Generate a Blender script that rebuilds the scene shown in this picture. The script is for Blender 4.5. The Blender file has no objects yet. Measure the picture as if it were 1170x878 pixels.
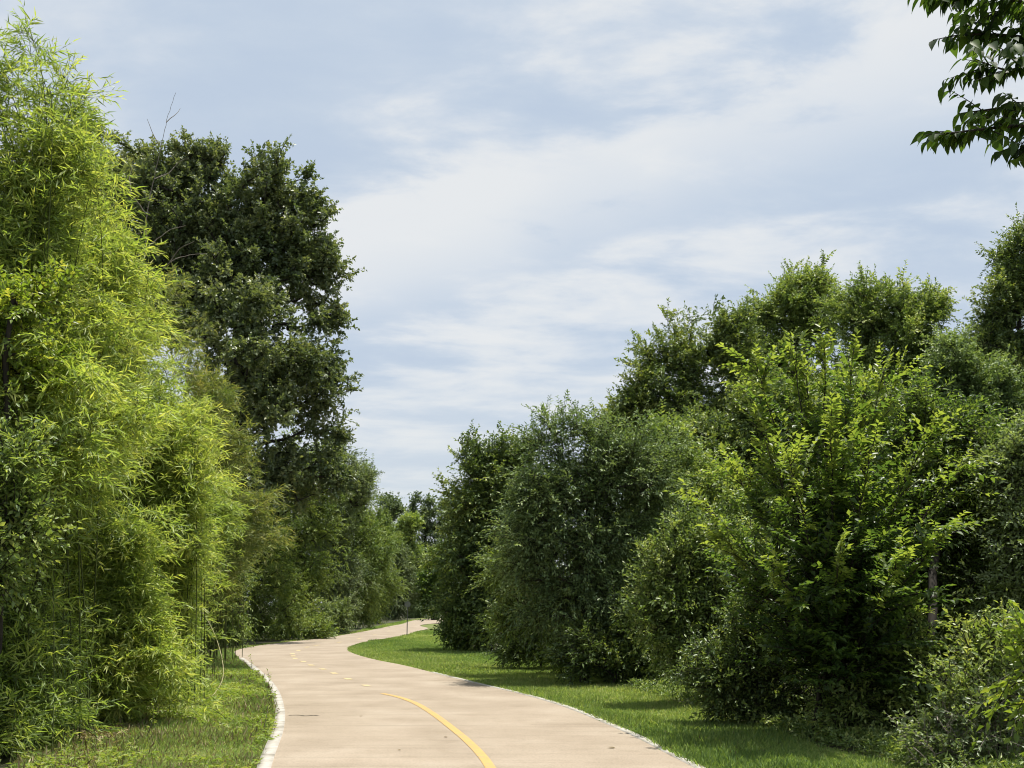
import bpy, math
import numpy as np
from mathutils import Vector

# ------------------------------------------------------------------ camera, sky, sun
SC = bpy.context.scene
COL = SC.collection
FPX, CX, CY, HY, CAM_H = 1250.0, 585.0, 439.0, 690.0, 1.45
PITCH = math.atan((HY - CY) / FPX)
cam_data = bpy.data.cameras.new('camera')
cam = bpy.data.objects.new('camera', cam_data)
COL.objects.link(cam)
cam.location = (0, 0, CAM_H)
cam.rotation_euler = (math.radians(90) + PITCH, 0, 0)
cam_data.sensor_fit = 'HORIZONTAL'
cam_data.sensor_width = 36.0
cam_data.lens = FPX / 1170.0 * 36.0
cam_data.clip_start = 0.1
cam_data.clip_end = 3000
SC.camera = cam

SUN_EL, SUN_AZ = math.radians(77), math.radians(72)      # azimuth measured from straight ahead (+Y) towards +X
world = bpy.data.worlds.new('World')
SC.world = world
world.use_nodes = True
wt = world.node_tree
wt.nodes.clear()
def wn(t, **kw):
    n = wt.nodes.new(t)
    for k, v in kw.items():
        setattr(n, k, v)
    return n
def wl(a, b):
    wt.links.new(a, b)
def wmath(op, a, b=None, clamp=False):
    n = wn('ShaderNodeMath', operation=op, use_clamp=clamp)
    for i, v in enumerate((a, b)):
        if v is None:
            continue
        if isinstance(v, (int, float)):
            n.inputs[i].default_value = v
        else:
            wl(v, n.inputs[i])
    return n.outputs[0]
sky = wn('ShaderNodeTexSky', sky_type='NISHITA')
sky.sun_disc = False
sky.sun_elevation = SUN_EL
sky.sun_rotation = SUN_AZ
tc = wn('ShaderNodeTexCoord')
sep = wn('ShaderNodeSeparateXYZ')
wl(tc.outputs['Generated'], sep.inputs[0])
zc = wmath('MAXIMUM', sep.outputs[2], 0.0)
den = wmath('ADD', zc, 0.10)
comb = wn('ShaderNodeCombineXYZ')
wl(wmath('DIVIDE', sep.outputs[0], den), comb.inputs[0])
wl(wmath('DIVIDE', sep.outputs[1], den), comb.inputs[1])
def noise(scale, detail, rough, dist, loc, rot, scl):
    mp = wn('ShaderNodeMapping')
    mp.inputs['Location'].default_value = loc
    mp.inputs['Rotation'].default_value = (0, 0, math.radians(rot))
    mp.inputs['Scale'].default_value = scl
    wl(comb.outputs[0], mp.inputs[0])
    n = wn('ShaderNodeTexNoise')
    n.inputs['Scale'].default_value = scale
    n.inputs['Detail'].default_value = detail
    n.inputs['Roughness'].default_value = rough
    n.inputs['Distortion'].default_value = dist
    wl(mp.outputs[0], n.inputs['Vector'])
    return n.outputs['Fac']
SKY_LOC1, SKY_LOC2 = (14.2763, 4.2225, 0), (16.6322, 11.4706, 0)
big = noise(0.75, 3.0, 0.5, 0.4, SKY_LOC1, -34, (1.2, 0.8, 1))
fine = noise(2.9, 10.0, 0.57, 0.2, SKY_LOC2, -14, (0.85, 1.15, 1))
mixv = wmath('ADD', wmath('MULTIPLY', big, 0.36), wmath('MULTIPLY', fine, 0.64))
bank = wmath('ADD', wmath('MULTIPLY', wmath('DIVIDE', sep.outputs[0], den), 0.681), wmath('MULTIPLY', wmath('DIVIDE', sep.outputs[1], den), 0.732))
bank = wmath('ADD', bank, wmath('MULTIPLY', wmath('SUBTRACT', fine, 0.5), 1.3))
def ridge(centre, width, gain):
    q = wmath('DIVIDE', wmath('SUBTRACT', bank, centre), width)
    return wmath('MULTIPLY', wmath('POWER', 2.718, wmath('MULTIPLY', wmath('MULTIPLY', q, q), -1.0)), gain)
mixv = wmath('ADD', mixv, wmath('ADD', ridge(1.48, 0.15, 0.065), ridge(1.08, 0.28, -0.05)))
mixv = wmath('ADD', mixv, ridge(1.84, 0.22, -0.05))
ramp = wn('ShaderNodeValToRGB')
cr = ramp.color_ramp
cr.interpolation = 'B_SPLINE'
cr.elements[0].position, cr.elements[0].color = 0.38, (0.535, 0.63, 0.765, 1)
cr.elements[1].position, cr.elements[1].color = 0.63, (0.85, 0.865, 0.87, 1)
for p, c in ((0.45, (0.58, 0.67, 0.785, 1)), (0.50, (0.655, 0.725, 0.815, 1)), (0.55, (0.735, 0.785, 0.84, 1))):
    e = cr.elements.new(p)
    e.color = c
wl(mixv, ramp.inputs[0])
hor = wn('ShaderNodeMapRange', interpolation_type='SMOOTHSTEP')
hor.inputs['From Min'].default_value = 0.0
hor.inputs['From Max'].default_value = 0.26
hor.inputs['To Min'].default_value = 0.75
hor.inputs['To Max'].default_value = 0.0
wl(zc, hor.inputs[0])
mh = wn('ShaderNodeMix', data_type='RGBA')
mh.inputs['B'].default_value = (0.74, 0.785, 0.805, 1)
wl(hor.outputs[0], mh.inputs['Factor'])
wl(ramp.outputs[0], mh.inputs['A'])
bg_sky = wn('ShaderNodeBackground')
bg_sky.inputs['Strength'].default_value = 0.08
wl(sky.outputs[0], bg_sky.inputs['Color'])
bg_cloud = wn('ShaderNodeBackground')
bg_cloud.inputs['Strength'].default_value = 0.685
wl(mh.outputs['Result'], bg_cloud.inputs['Color'])
mw = wn('ShaderNodeMixShader')
mw.inputs[0].default_value = 0.93
wl(bg_sky.outputs[0], mw.inputs[1])
wl(bg_cloud.outputs[0], mw.inputs[2])
wo = wn('ShaderNodeOutputWorld')
wl(mw.outputs[0], wo.inputs['Surface'])

sun_data = bpy.data.lights.new('sun', 'SUN')
sun_data.energy = 5.0
sun_data.angle = math.radians(0.6)
sun_data.color = (1.0, 0.955, 0.87)
sun = bpy.data.objects.new('sun', sun_data)
COL.objects.link(sun)
to_sun = Vector((math.sin(SUN_AZ) * math.cos(SUN_EL), math.cos(SUN_AZ) * math.cos(SUN_EL), math.sin(SUN_EL)))
sun.rotation_euler = (-to_sun).to_track_quat('-Z', 'Y').to_euler()
sun.location = to_sun * 60

SC.view_settings.view_transform = 'Standard'
SC.view_settings.look = 'None'
SC.view_settings.exposure = 0.55
SC.view_settings.gamma = 1.0
SC.view_settings.use_curve_mapping = False
SC.render.engine = 'CYCLES'
SC.cycles.max_bounces = 6
SC.cycles.diffuse_bounces = 3
SC.cycles.glossy_bounces = 2
SC.cycles.transmission_bounces = 4
SC.cycles.use_denoising = True
SC.cycles.filter_width = 1.05

# ------------------------------------------------------------------ helpers
RNG = np.random.default_rng(7)
COSP, SINP = math.cos(PITCH), math.sin(PITCH)
def pt(px, py, Y):
    """point seen at photo pixel (px, py) that lies Y metres in front of the camera"""
    x, y = (px - CX) / FPX, (CY - py) / FPX
    r = np.array((x, COSP - SINP * y, SINP + COSP * y))
    return np.array((0, 0, CAM_H)) + r * (Y / r[1])
def gp(px, py):
    """ground point at photo pixel"""
    x, y = (px - CX) / FPX, (CY - py) / FPX
    r = np.array((x, COSP - SINP * y, SINP + COSP * y))
    p = np.array((0, 0, CAM_H)) + r * (-CAM_H / r[2])
    return p
def unit(v):
    return v / np.maximum(np.linalg.norm(v, axis=-1, keepdims=True), 1e-9)
def rand_dirs(n, rng):
    return unit(rng.normal(size=(n, 3)))

def make_mesh(name, verts, faces_list, mat, tint=None, uv=None, smooth=False):
    """faces_list: list of (n,k) int arrays"""
    me = bpy.data.meshes.new(name)
    verts = np.ascontiguousarray(verts, dtype=np.float32)
    loops = np.concatenate([f.ravel() for f in faces_list]).astype(np.int32)
    sizes = np.concatenate([np.full(len(f), f.shape[1], dtype=np.int32) for f in faces_list])
    starts = np.concatenate(([0], np.cumsum(sizes)[:-1])).astype(np.int32)
    me.vertices.add(len(verts))
    me.vertices.foreach_set('co', verts.ravel())
    me.loops.add(len(loops))
    me.loops.foreach_set('vertex_index', loops)
    me.polygons.add(len(sizes))
    me.polygons.foreach_set('loop_start', starts)
    if smooth:
        me.polygons.foreach_set('use_smooth', np.ones(len(sizes), dtype=bool))
    if tint is not None:
        a = me.attributes.new('tint', 'FLOAT', 'POINT')
        a.data.foreach_set('value', np.ascontiguousarray(tint, dtype=np.float32))
    if uv is not None:
        l = me.uv_layers.new(name='UVMap')
        l.data.foreach_set('uv', np.ascontiguousarray(uv[loops], dtype=np.float32).ravel())
    me.update(calc_edges=True)
    me.materials.append(mat)
    return me
def link(name, me, parent=None, loc=None):
    o = bpy.data.objects.new(name, me)
    COL.objects.link(o)
    if parent is not None:
        o.parent = parent
    if loc is not None:
        o.location = loc
    return o
def empty(name, loc, label, cat, group=None):
    o = bpy.data.objects.new(name, None)
    o.empty_display_size = 0.3
    COL.objects.link(o)
    o.location = loc
    o['label'] = label
    o['category'] = cat
    if group:
        o['group'] = group
    return o
def tag(o, label, cat, group=None):
    o['label'] = label
    o['category'] = cat
    if group:
        o['group'] = group
    return o

class Geo:
    """collects vertices and faces for one mesh"""
    def __init__(s):
        s.v, s.f3, s.f4, s.t, s.n = [], [], [], [], 0
    def add(s, v, f3=None, f4=None, tint=None):
        if f3 is not None and len(f3):
            s.f3.append(f3 + s.n)
        if f4 is not None and len(f4):
            s.f4.append(f4 + s.n)
        s.v.append(v)
        s.t.append(np.full(len(v), 0.5) if tint is None else tint)
        s.n += len(v)
    def mesh(s, name, mat, off=None, smooth=False):
        v = np.concatenate(s.v)
        if off is not None:
            v = v - off
        fl = []
        if s.f3:
            fl.append(np.concatenate(s.f3))
        if s.f4:
            fl.append(np.concatenate(s.f4))
        return make_mesh(name, v, fl, mat, np.concatenate(s.t), smooth=smooth)
    def leaves(s, P, D, N, L, W, tint, droop=0.12, fold=0.25, wide=0.42):
        """pointed leaf of four vertices folded along its midrib"""
        n = len(P)
        if n == 0:
            return
        D = unit(D)
        S = unit(np.cross(N, D))
        N = np.cross(D, S)
        L = np.broadcast_to(L, (n,))[:, None]
        W = np.broadcast_to(W, (n,))[:, None]
        mid = P + D * L * wide
        up = N * W * fold
        tip = P + D * L - N * L * droop
        a, b = mid + S * W * 0.5 + up, mid - S * W * 0.5 + up
        v = np.stack((P, a, tip, b), 1).reshape(-1, 3)
        k = np.arange(n)[:, None] * 4
        s.add(v, f3=np.concatenate((k + (0, 1, 2), k + (0, 2, 3))), tint=np.repeat(tint, 4))
    def tubes(s, A, B, ra, rb, sides=5):
        """tapered segments from A to B"""
        n = len(A)
        if n == 0:
            return
        d = unit(B - A)
        ref = np.where(np.abs(d[:, 2:3]) > 0.9, np.array((1.0, 0, 0)), np.array((0, 0, 1.0)))
        u = unit(np.cross(d, ref))
        w = np.cross(d, u)
        ang = np.arange(sides) * 2 * np.pi / sides
        ring = u[:, None, :] * np.cos(ang)[None, :, None] + w[:, None, :] * np.sin(ang)[None, :, None]
        va = A[:, None, :] + ring * np.broadcast_to(ra, (n,))[:, None, None]
        vb = B[:, None, :] + ring * np.broadcast_to(rb, (n,))[:, None, None]
        v = np.concatenate((va, vb), 1).reshape(-1, 3)
        i = np.arange(sides)
        j = (i + 1) % sides
        f = np.stack((i, j, j + sides, i + sides), 1)
        k = (np.arange(n) * 2 * sides)[:, None, None]
        s.add(v, f4=(k + f[None]).reshape(-1, 4))
    def curve(s, pts, radii, sides=6):
        """one continuous tube along a polyline"""
        pts = np.asarray(pts, float)
        n = len(pts)
        radii = np.broadcast_to(radii, (n,))
        d = unit(np.gradient(pts, axis=0))
        u = unit(np.cross(d, np.array((0.13, 0.31, 0.94))))
        w = np.cross(d, u)
        ang = np.arange(sides) * 2 * np.pi / sides
        v = (pts[:, None] + (u[:, None] * np.cos(ang)[None, :, None] + w[:, None] * np.sin(ang)[None, :, None]) * radii[:, None, None]).reshape(-1, 3)
        i = np.arange(sides)
        j = (i + 1) % sides
        f = np.stack((i, j, j + sides, i + sides), 1)
        k = (np.arange(n - 1) * sides)[:, None, None]
        s.add(v, f4=(k + f[None]).reshape(-1, 4))

# ------------------------------------------------------------------ materials
def nodes_of(name):
    m = bpy.data.materials.new(name)
    m.use_nodes = True
    t = m.node_tree
    t.nodes.clear()
    return m, t, t.nodes.new, t.links.new
def ramp_node(new, stops):
    r = new('ShaderNodeValToRGB')
    e = r.color_ramp.elements
    e[0].position, e[0].color = stops[0][0], (*stops[0][1], 1)
    e[1].position, e[1].color = stops[-1][0], (*stops[-1][1], 1)
    for p, c in stops[1:-1]:
        x = e.new(p)
        x.color = (*c, 1)
    return r
def leaf_mat(name, dark, mid, light, trans=0.35, rough=0.5, spec=0.35, clump=0.5):
    m, t, new, ln = nodes_of(name)
    at = new('ShaderNodeAttribute')
    at.attribute_name = 'tint'
    ob = new('ShaderNodeTexCoord')
    nz = new('ShaderNodeTexNoise')
    nz.inputs['Scale'].default_value = clump
    nz.inputs['Detail'].default_value = 2
    ln(ob.outputs['Object'], nz.inputs['Vector'])
    ad = new('ShaderNodeMath')
    ad.operation = 'MULTIPLY_ADD'
    ln(nz.outputs['Fac'], ad.inputs[0])
    ad.inputs[1].default_value = 0.7
    ln(at.outputs['Fac'], ad.inputs[2])
    sb = new('ShaderNodeMath')
    sb.operation = 'SUBTRACT'
    ln(ad.outputs[0], sb.inputs[0])
    sb.inputs[1].default_value = 0.35
    r = ramp_node(new, [(0.08, dark), (0.5, mid), (0.95, light)])
    ln(sb.outputs[0], r.inputs[0])
    pb = new('ShaderNodeBsdfPrincipled')
    pb.inputs['Roughness'].default_value = rough
    pb.inputs['Specular IOR Level'].default_value = spec
    ln(r.outputs[0], pb.inputs['Base Color'])
    tl = new('ShaderNodeBsdfTranslucent')
    hs = new('ShaderNodeMix')
    hs.data_type = 'RGBA'
    hs.blend_type = 'MULTIPLY'
    hs.inputs['Factor'].default_value = 1
    ln(r.outputs[0], hs.inputs['A'])
    hs.inputs['B'].default_value = (1.9, 1.9, 0.75, 1)
    ln(hs.outputs['Result'], tl.inputs['Color'])
    mx = new('ShaderNodeMixShader')
    mx.inputs[0].default_value = trans
    ln(pb.outputs[0], mx.inputs[1])
    ln(tl.outputs[0], mx.inputs[2])
    out = new('ShaderNodeOutputMaterial')
    ln(mx.outputs[0], out.inputs[0])
    return m
def noise_mat(name, stops, scale=8.0, detail=6, rough=0.85, bump=0.0, stretch=(1, 1, 1), coord='Object'):
    m, t, new, ln = nodes_of(name)
    tc_ = new('ShaderNodeTexCoord')
    mp = new('ShaderNodeMapping')
    mp.inputs['Scale'].default_value = stretch
    ln(tc_.outputs[coord], mp.inputs[0])
    nz = new('ShaderNodeTexNoise')
    nz.inputs['Scale'].default_value = scale
    nz.inputs['Detail'].default_value = detail
    nz.inputs['Roughness'].default_value = 0.6
    ln(mp.outputs[0], nz.inputs['Vector'])
    r = ramp_node(new, stops)
    ln(nz.outputs['Fac'], r.inputs[0])
    pb = new('ShaderNodeBsdfPrincipled')
    pb.inputs['Roughness'].default_value = rough
    pb.inputs['Specular IOR Level'].default_value = 0.25
    ln(r.outputs[0], pb.inputs['Base Color'])
    if bump:
        b = new('ShaderNodeBump')
        b.inputs['Strength'].default_value = bump
        b.inputs['Distance'].default_value = 0.01
        ln(nz.outputs['Fac'], b.inputs['Height'])
        ln(b.outputs[0], pb.inputs['Normal'])
    out = new('ShaderNodeOutputMaterial')
    ln(pb.outputs[0], out.inputs[0])
    return m

M = {}
M['bark'] = noise_mat('bark', [(0.3, (0.014, 0.012, 0.010)), (0.7, (0.045, 0.038, 0.031))], 14, stretch=(1, 1, 0.25), bump=0.5)
M['dead_wood'] = noise_mat('dead_wood', [(0.3, (0.13, 0.11, 0.09)), (0.7, (0.30, 0.26, 0.22))], 14)
M['cane'] = noise_mat('cane', [(0.3, (0.035, 0.05, 0.012)), (0.7, (0.08, 0.10, 0.025))], 5)
M['dry_cane'] = noise_mat('dry_cane', [(0.3, (0.24, 0.22, 0.11)), (0.7, (0.38, 0.35, 0.20))], 5)
M['bamboo'] = leaf_mat('bamboo_leaf', (0.117, 0.179, 0.057), (0.252, 0.331, 0.089), (0.465, 0.476, 0.159), 0.42, 0.42, 0.4, 0.55)
M['bamboo_yellow'] = leaf_mat('bamboo_leaf_yellow', (0.083, 0.129, 0.038), (0.165, 0.205, 0.065), (0.316, 0.288, 0.109), 0.35, 0.45, 0.35, 0.6)
M['oak'] = leaf_mat('oak_leaf', (0.076, 0.112, 0.053), (0.152, 0.189, 0.088), (0.294, 0.309, 0.152), 0.28, 0.40, 0.45, 0.35)
M['hedge'] = leaf_mat('hedge_leaf', (0.084, 0.142, 0.038), (0.172, 0.235, 0.055), (0.319, 0.364, 0.098), 0.28, 0.5, 0.35, 0.4)
M['hedge_grey'] = leaf_mat('hedge_leaf_grey', (0.068, 0.106, 0.048), (0.145, 0.189, 0.083), (0.251, 0.299, 0.154), 0.25, 0.5, 0.35, 0.4)
M['elm'] = leaf_mat('elm_leaf', (0.040, 0.076, 0.029), (0.086, 0.139, 0.034), (0.211, 0.259, 0.069), 0.48, 0.40, 0.45, 0.7)
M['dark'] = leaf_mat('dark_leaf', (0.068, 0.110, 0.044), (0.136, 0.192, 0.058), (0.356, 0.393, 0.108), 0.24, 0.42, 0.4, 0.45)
M['feather'] = leaf_mat('feathery_leaf', (0.083, 0.140, 0.060), (0.163, 0.230, 0.088), (0.300, 0.378, 0.162), 0.25, 0.45, 0.4, 0.6)
M['mid'] = leaf_mat('mid_green_leaf', (0.101, 0.158, 0.052), (0.206, 0.275, 0.081), (0.407, 0.434, 0.145), 0.30, 0.45, 0.4, 0.35)
M['olive'] = leaf_mat('olive_leaf', (0.086, 0.136, 0.039), (0.175, 0.246, 0.072), (0.448, 0.483, 0.193), 0.28, 0.45, 0.4, 0.9)
M['pale'] = leaf_mat('pale_leaf', (0.088, 0.129, 0.053), (0.168, 0.224, 0.088), (0.319, 0.384, 0.193), 0.30, 0.42, 0.5, 0.9)
M['lime'] = leaf_mat('lime_leaf', (0.096, 0.150, 0.026), (0.179, 0.248, 0.045), (0.338, 0.333, 0.080), 0.42, 0.4, 0.4, 0.9)
M['far'] = leaf_mat('far_leaf', (0.065, 0.101, 0.050), (0.122, 0.164, 0.083), (0.196, 0.245, 0.131), 0.25, 0.6, 0.2, 0.2)  # greyed green stands in for slight distance haze
M['hackberry'] = leaf_mat('hackberry_leaf', (0.022, 0.046, 0.013), (0.040, 0.077, 0.018), (0.083, 0.132, 0.024), 0.52, 0.5, 0.25, 1.2)
M['grass'] = leaf_mat('grass_blade', (0.146, 0.233, 0.079), (0.278, 0.376, 0.116), (0.503, 0.523, 0.255), 0.35, 0.5, 0.3, 0.6)
M['weed'] = leaf_mat('weed_leaf', (0.110, 0.167, 0.037), (0.189, 0.257, 0.055), (0.337, 0.348, 0.141), 0.35, 0.5, 0.3, 0.6)
M['straw'] = leaf_mat('dry_leaf', (0.115, 0.086, 0.046), (0.253, 0.196, 0.115), (0.460, 0.391, 0.241), 0.15, 0.7, 0.2, 2.0)

# ------------------------------------------------------------------ ground, path, markings
def smooth_line(P, step):
    """Catmull-Rom through points, resampled every `step` metres"""
    P = np.asarray(P, float)
    Q = np.concatenate(([2 * P[0] - P[1]], P, [2 * P[-1] - P[-2]]))
    out = []
    tt = np.linspace(0, 1, 24, endpoint=False)[:, None]
    for i in range(1, len(Q) - 2):
        a, b, c, d = Q[i - 1], Q[i], Q[i + 1], Q[i + 2]
        out.append(0.5 * (2 * b + (c - a) * tt + (2 * a - 5 * b + 4 * c - d) * tt ** 2 + (3 * b - a - 3 * c + d) * tt ** 3))
    out = np.concatenate(out + [P[-1:]])
    s = np.concatenate(([0], np.cumsum(np.linalg.norm(np.diff(out, axis=0), axis=1))))
    k = np.linspace(0, s[-1], max(int(s[-1] / step), 2) + 1)
    return np.stack([np.interp(k, s, out[:, j]) for j in range(out.shape[1])], 1)
LEFT_PX = [(297, 878), (313, 838), (316, 815), (312, 795), (303, 780), (289, 766), (278, 757), (269, 749), (270, 744.5), (288, 740), (325, 735), (372, 729.5), (415, 722.5), (455, 714.5), (503, 707)]
RIGHT_PX = [(792, 878), (722, 842), (652, 812), (600, 796), (550, 784), (502, 772), (462, 762), (430, 755.5), (408, 749.5), (397, 744), (403, 738.5), (425, 733), (458, 727.5), (488, 719.5), (514, 712)]
def edge(px, near, far):
    return np.array([*near, *[gp(*p)[:2] for p in px], *far])
e_left = edge(LEFT_PX, [(1.9, -9), (0.2, -2), (-1.15, 4)], [(8, 150), (40, 210)])
e_right = edge(RIGHT_PX, [(5.6, -9), (3.9, -2), (2.45, 4)], [(14, 130), (46, 190)])
sl, sr = smooth_line(e_left, 0.25), smooth_line(e_right, 0.25)
def strip(line, d0, d1):
    """offset a polyline sideways by d0 and d1 (positive to the right of travel)"""
    d = unit(np.gradient(line, axis=0))
    nrm = np.stack((d[:, 1], -d[:, 0]), 1)
    return line + nrm * d0, line + nrm * d1
def sheet(name, a, b, z, mat, cols=1, uvs=None):
    n = len(a)
    t = np.linspace(0, 1, cols + 1)
    v = np.zeros((n, cols + 1, 3))
    for i, k in enumerate(t):
        v[:, i, :2] = a * (1 - k) + b * k
    v[:, :, 2] = z
    s = np.concatenate(([0], np.cumsum(np.linalg.norm(np.diff((a + b) / 2, axis=0), axis=1))))
    uv = np.zeros((n, cols + 1, 2))
    uv[:, :, 0] = s[:, None]
    uv[:, :, 1] = t[None] * 3.7
    idx = np.arange(n * (cols + 1)).reshape(n, cols + 1)
    f = np.stack((idx[:-1, :-1], idx[:-1, 1:], idx[1:, 1:], idx[1:, :-1]), -1).reshape(-1, 4)
    return make_mesh(name, v.reshape(-1, 3), [f], mat, uv=uv.reshape(-1, 2))
# pair the two edges station by station
k = np.linspace(0, 1, 700)
def resample(line, k):
    s = np.concatenate(([0], np.cumsum(np.linalg.norm(np.diff(line, axis=0), axis=1))))
    s /= s[-1]
    return np.stack([np.interp(k, s, line[:, j]) for j in range(2)], 1)
# normalise by control index so the two sides keep pace round the bend
def by_index(P):
    out = smooth_line(P, 0.02)
    idx = [int(np.argmin(((out - p) ** 2).sum(1))) for p in P]
    res = []
    for a, b in zip(idx[:-1], idx[1:]):
        sel = np.linspace(a, b, 40, endpoint=False).astype(int)
        res.append(out[sel])
    return np.concatenate(res + [out[-1:]])
pl, pr = by_index(e_left), by_index(e_right)

def path_material():
    m, t, new, ln = nodes_of('path_concrete')
    tc_ = new('ShaderNodeTexCoord')
    uvn = new('ShaderNodeUVMap')
    uvn.uv_map = 'UVMap'
    n1 = new('ShaderNodeTexNoise')
    n1.inputs['Scale'].default_value = 0.9
    n1.inputs['Detail'].default_value = 5
    ln(tc_.outputs['Object'], n1.inputs['Vector'])
    r1 = ramp_node(new, [(0.3, (0.255, 0.208, 0.155)), (0.55, (0.308, 0.255, 0.195)), (0.75, (0.348, 0.294, 0.230))])
    ln(n1.outputs['Fac'], r1.inputs[0])
    n2 = new('ShaderNodeTexNoise')
    n2.inputs['Scale'].default_value = 60
    n2.inputs['Detail'].default_value = 4
    ln(tc_.outputs['Object'], n2.inputs['Vector'])
    r2 = ramp_node(new, [(0.32, (0.78, 0.78, 0.78)), (0.5, (1, 1, 1)), (0.7, (1.12, 1.12, 1.12))])
    ln(n2.outputs['Fac'], r2.inputs[0])
    mu = new('ShaderNodeMix')
    mu.data_type = 'RGBA'
    mu.blend_type = 'MULTIPLY'
    mu.inputs['Factor'].default_value = 1
    ln(r1.outputs[0], mu.inputs['A'])
    ln(r2.outputs[0], mu.inputs['B'])
    # broom streaks and tyre wear across the path, drawn in path coordinates
    mp = new('ShaderNodeMapping')
    mp.inputs['Scale'].default_value = (7.0, 0.35, 1)
    ln(uvn.outputs[0], mp.inputs[0])
    n3 = new('ShaderNodeTexNoise')
    n3.inputs['Scale'].default_value = 1.0
    n3.inputs['Detail'].default_value = 5
    ln(mp.outputs[0], n3.inputs['Vector'])
    r3 = ramp_node(new, [(0.28, (0.80, 0.79, 0.77)), (0.45, (1, 1, 1)), (0.7, (1.05, 1.04, 1.03))])
    ln(n3.outputs['Fac'], r3.inputs[0])
    mu2 = new('ShaderNodeMix')
    mu2.data_type = 'RGBA'
    mu2.blend_type = 'MULTIPLY'
    mu2.inputs['Factor'].default_value = 0.6
    ln(mu.outputs['Result'], mu2.inputs['A'])
    ln(r3.outputs[0], mu2.inputs['B'])
    n4 = new('ShaderNodeTexVoronoi')
    n4.inputs['Scale'].default_value = 34
    ln(tc_.outputs['Object'], n4.inputs['Vector'])
    r4 = ramp_node(new, [(0.05, (0.55, 0.53, 0.50)), (0.13, (1, 1, 1)), (1.0, (1, 1, 1))])
    ln(n4.outputs['Distance'], r4.inputs[0])
    n5 = new('ShaderNodeTexNoise')
    n5.inputs['Scale'].default_value = 2.6
    n5.inputs['Detail'].default_value = 8
    n5.inputs['Roughness'].default_value = 0.7
    ln(tc_.outputs['Object'], n5.inputs['Vector'])
    r5 = ramp_node(new, [(0.34, (0.80, 0.78, 0.75)), (0.47, (1, 1, 1)), (0.62, (1, 1, 1)), (0.72, (1.09, 1.08, 1.07))])
    ln(n5.outputs['Fac'], r5.inputs[0])
    for r_, k_ in ((r4, 0.5), (r5, 0.45)):
        mm = new('ShaderNodeMix')
        mm.data_type = 'RGBA'
        mm.blend_type = 'MULTIPLY'
        mm.inputs['Factor'].default_value = k_
        ln(mu2.outputs['Result'], mm.inputs['A'])
        ln(r_.outputs[0], mm.inputs['B'])
        mu2 = mm
    # sawn joints every 4.6 m
    sp = new('ShaderNodeSeparateXYZ')
    ln(uvn.outputs[0], sp.inputs[0])
    md = new('ShaderNodeMath')
    md.operation = 'PINGPONG'
    ln(sp.outputs[0], md.inputs[0])
    md.inputs[1].default_value = 2.3
    lt = new('ShaderNodeMath')
    lt.operation = 'LESS_THAN'
    ln(md.outputs[0], lt.inputs[0])
    lt.inputs[1].default_value = 0.016
    mu3 = new('ShaderNodeMix')
    mu3.data_type = 'RGBA'
    mu3.inputs['B'].default_value = (0.20, 0.16, 0.12, 1)
    sc_ = new('ShaderNodeMath')
    sc_.operation = 'MULTIPLY'
    ln(lt.outputs[0], sc_.inputs[0])
    sc_.inputs[1].default_value = 0.6
    ln(sc_.outputs[0], mu3.inputs['Factor'])
    ln(mu2.outputs['Result'], mu3.inputs['A'])
    pb = new('ShaderNodeBsdfPrincipled')
    pb.inputs['Roughness'].default_value = 0.9
    pb.inputs['Specular IOR Level'].default_value = 0.2
    ln(mu3.outputs['Result'], pb.inputs['Base Color'])
    b = new('ShaderNodeBump')
    b.inputs['Strength'].default_value = 0.4
    b.inputs['Distance'].default_value = 0.004
    ln(n2.outputs['Fac'], b.inputs['Height'])
    ln(b.outputs[0], pb.inputs['Normal'])
    out = new('ShaderNodeOutputMaterial')
    ln(pb.outputs[0], out.inputs[0])
    return m
M['path'] = path_material()
M['kerb'] = noise_mat('kerb_concrete', [(0.3, (0.20, 0.18, 0.145)), (0.47, (0.36, 0.335, 0.29)), (0.7, (0.45, 0.43, 0.39))], 5, bump=0.3)
def paint_material():
    m, t, new, ln = nodes_of('yellow_paint')
    tc_ = new('ShaderNodeTexCoord')
    n = new('ShaderNodeTexNoise')
    n.inputs['Scale'].default_value = 11
    n.inputs['Detail'].default_value = 7
    n.inputs['Roughness'].default_value = 0.7
    ln(tc_.outputs['Object'], n.inputs['Vector'])
    r = ramp_node(new, [(0.36, (0.30, 0.24, 0.16)), (0.46, (0.43, 0.275, 0.09)), (0.7, (0.52, 0.325, 0.10))])
    ln(n.outputs['Fac'], r.inputs[0])
    pb = new('ShaderNodeBsdfPrincipled')
    pb.inputs['Roughness'].default_value = 0.7
    ln(r.outputs[0], pb.inputs['Base Color'])
    out = new('ShaderNodeOutputMaterial')
    ln(pb.outputs[0], out.inputs[0])
    return m
M['paint'] = paint_material()
M['faded_paint'] = noise_mat('faded_paint', [(0.35, (0.33, 0.27, 0.18)), (0.6, (0.50, 0.40, 0.21))], 10)

# ground: one sheet to the horizon, dark leaf-littered soil
ax = np.concatenate((-np.geomspace(700, 30, 14), np.linspace(-26, 26, 27), np.geomspace(30, 700, 14)))
ay = np.concatenate((np.linspace(-60, 60, 49), np.geomspace(64, 900, 18)))
GX, GY = np.meshgrid(ax, ay, indexing='ij')
gv = np.stack((GX, GY, np.zeros_like(GX)), -1).reshape(-1, 3)
gi = np.arange(len(gv)).reshape(GX.shape)
gf = np.stack((gi[:-1, :-1], gi[1:, :-1], gi[1:, 1:], gi[:-1, 1:]), -1).reshape(-1, 4)
M['soil'] = noise_mat('soil', [(0.3, (0.028, 0.030, 0.014)), (0.55, (0.055, 0.058, 0.024)), (0.75, (0.10, 0.085, 0.05))], 3.5, 8)
ground = link('ground', make_mesh('ground', gv, [gf], M['soil']))
ground['kind'] = 'structure'

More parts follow.
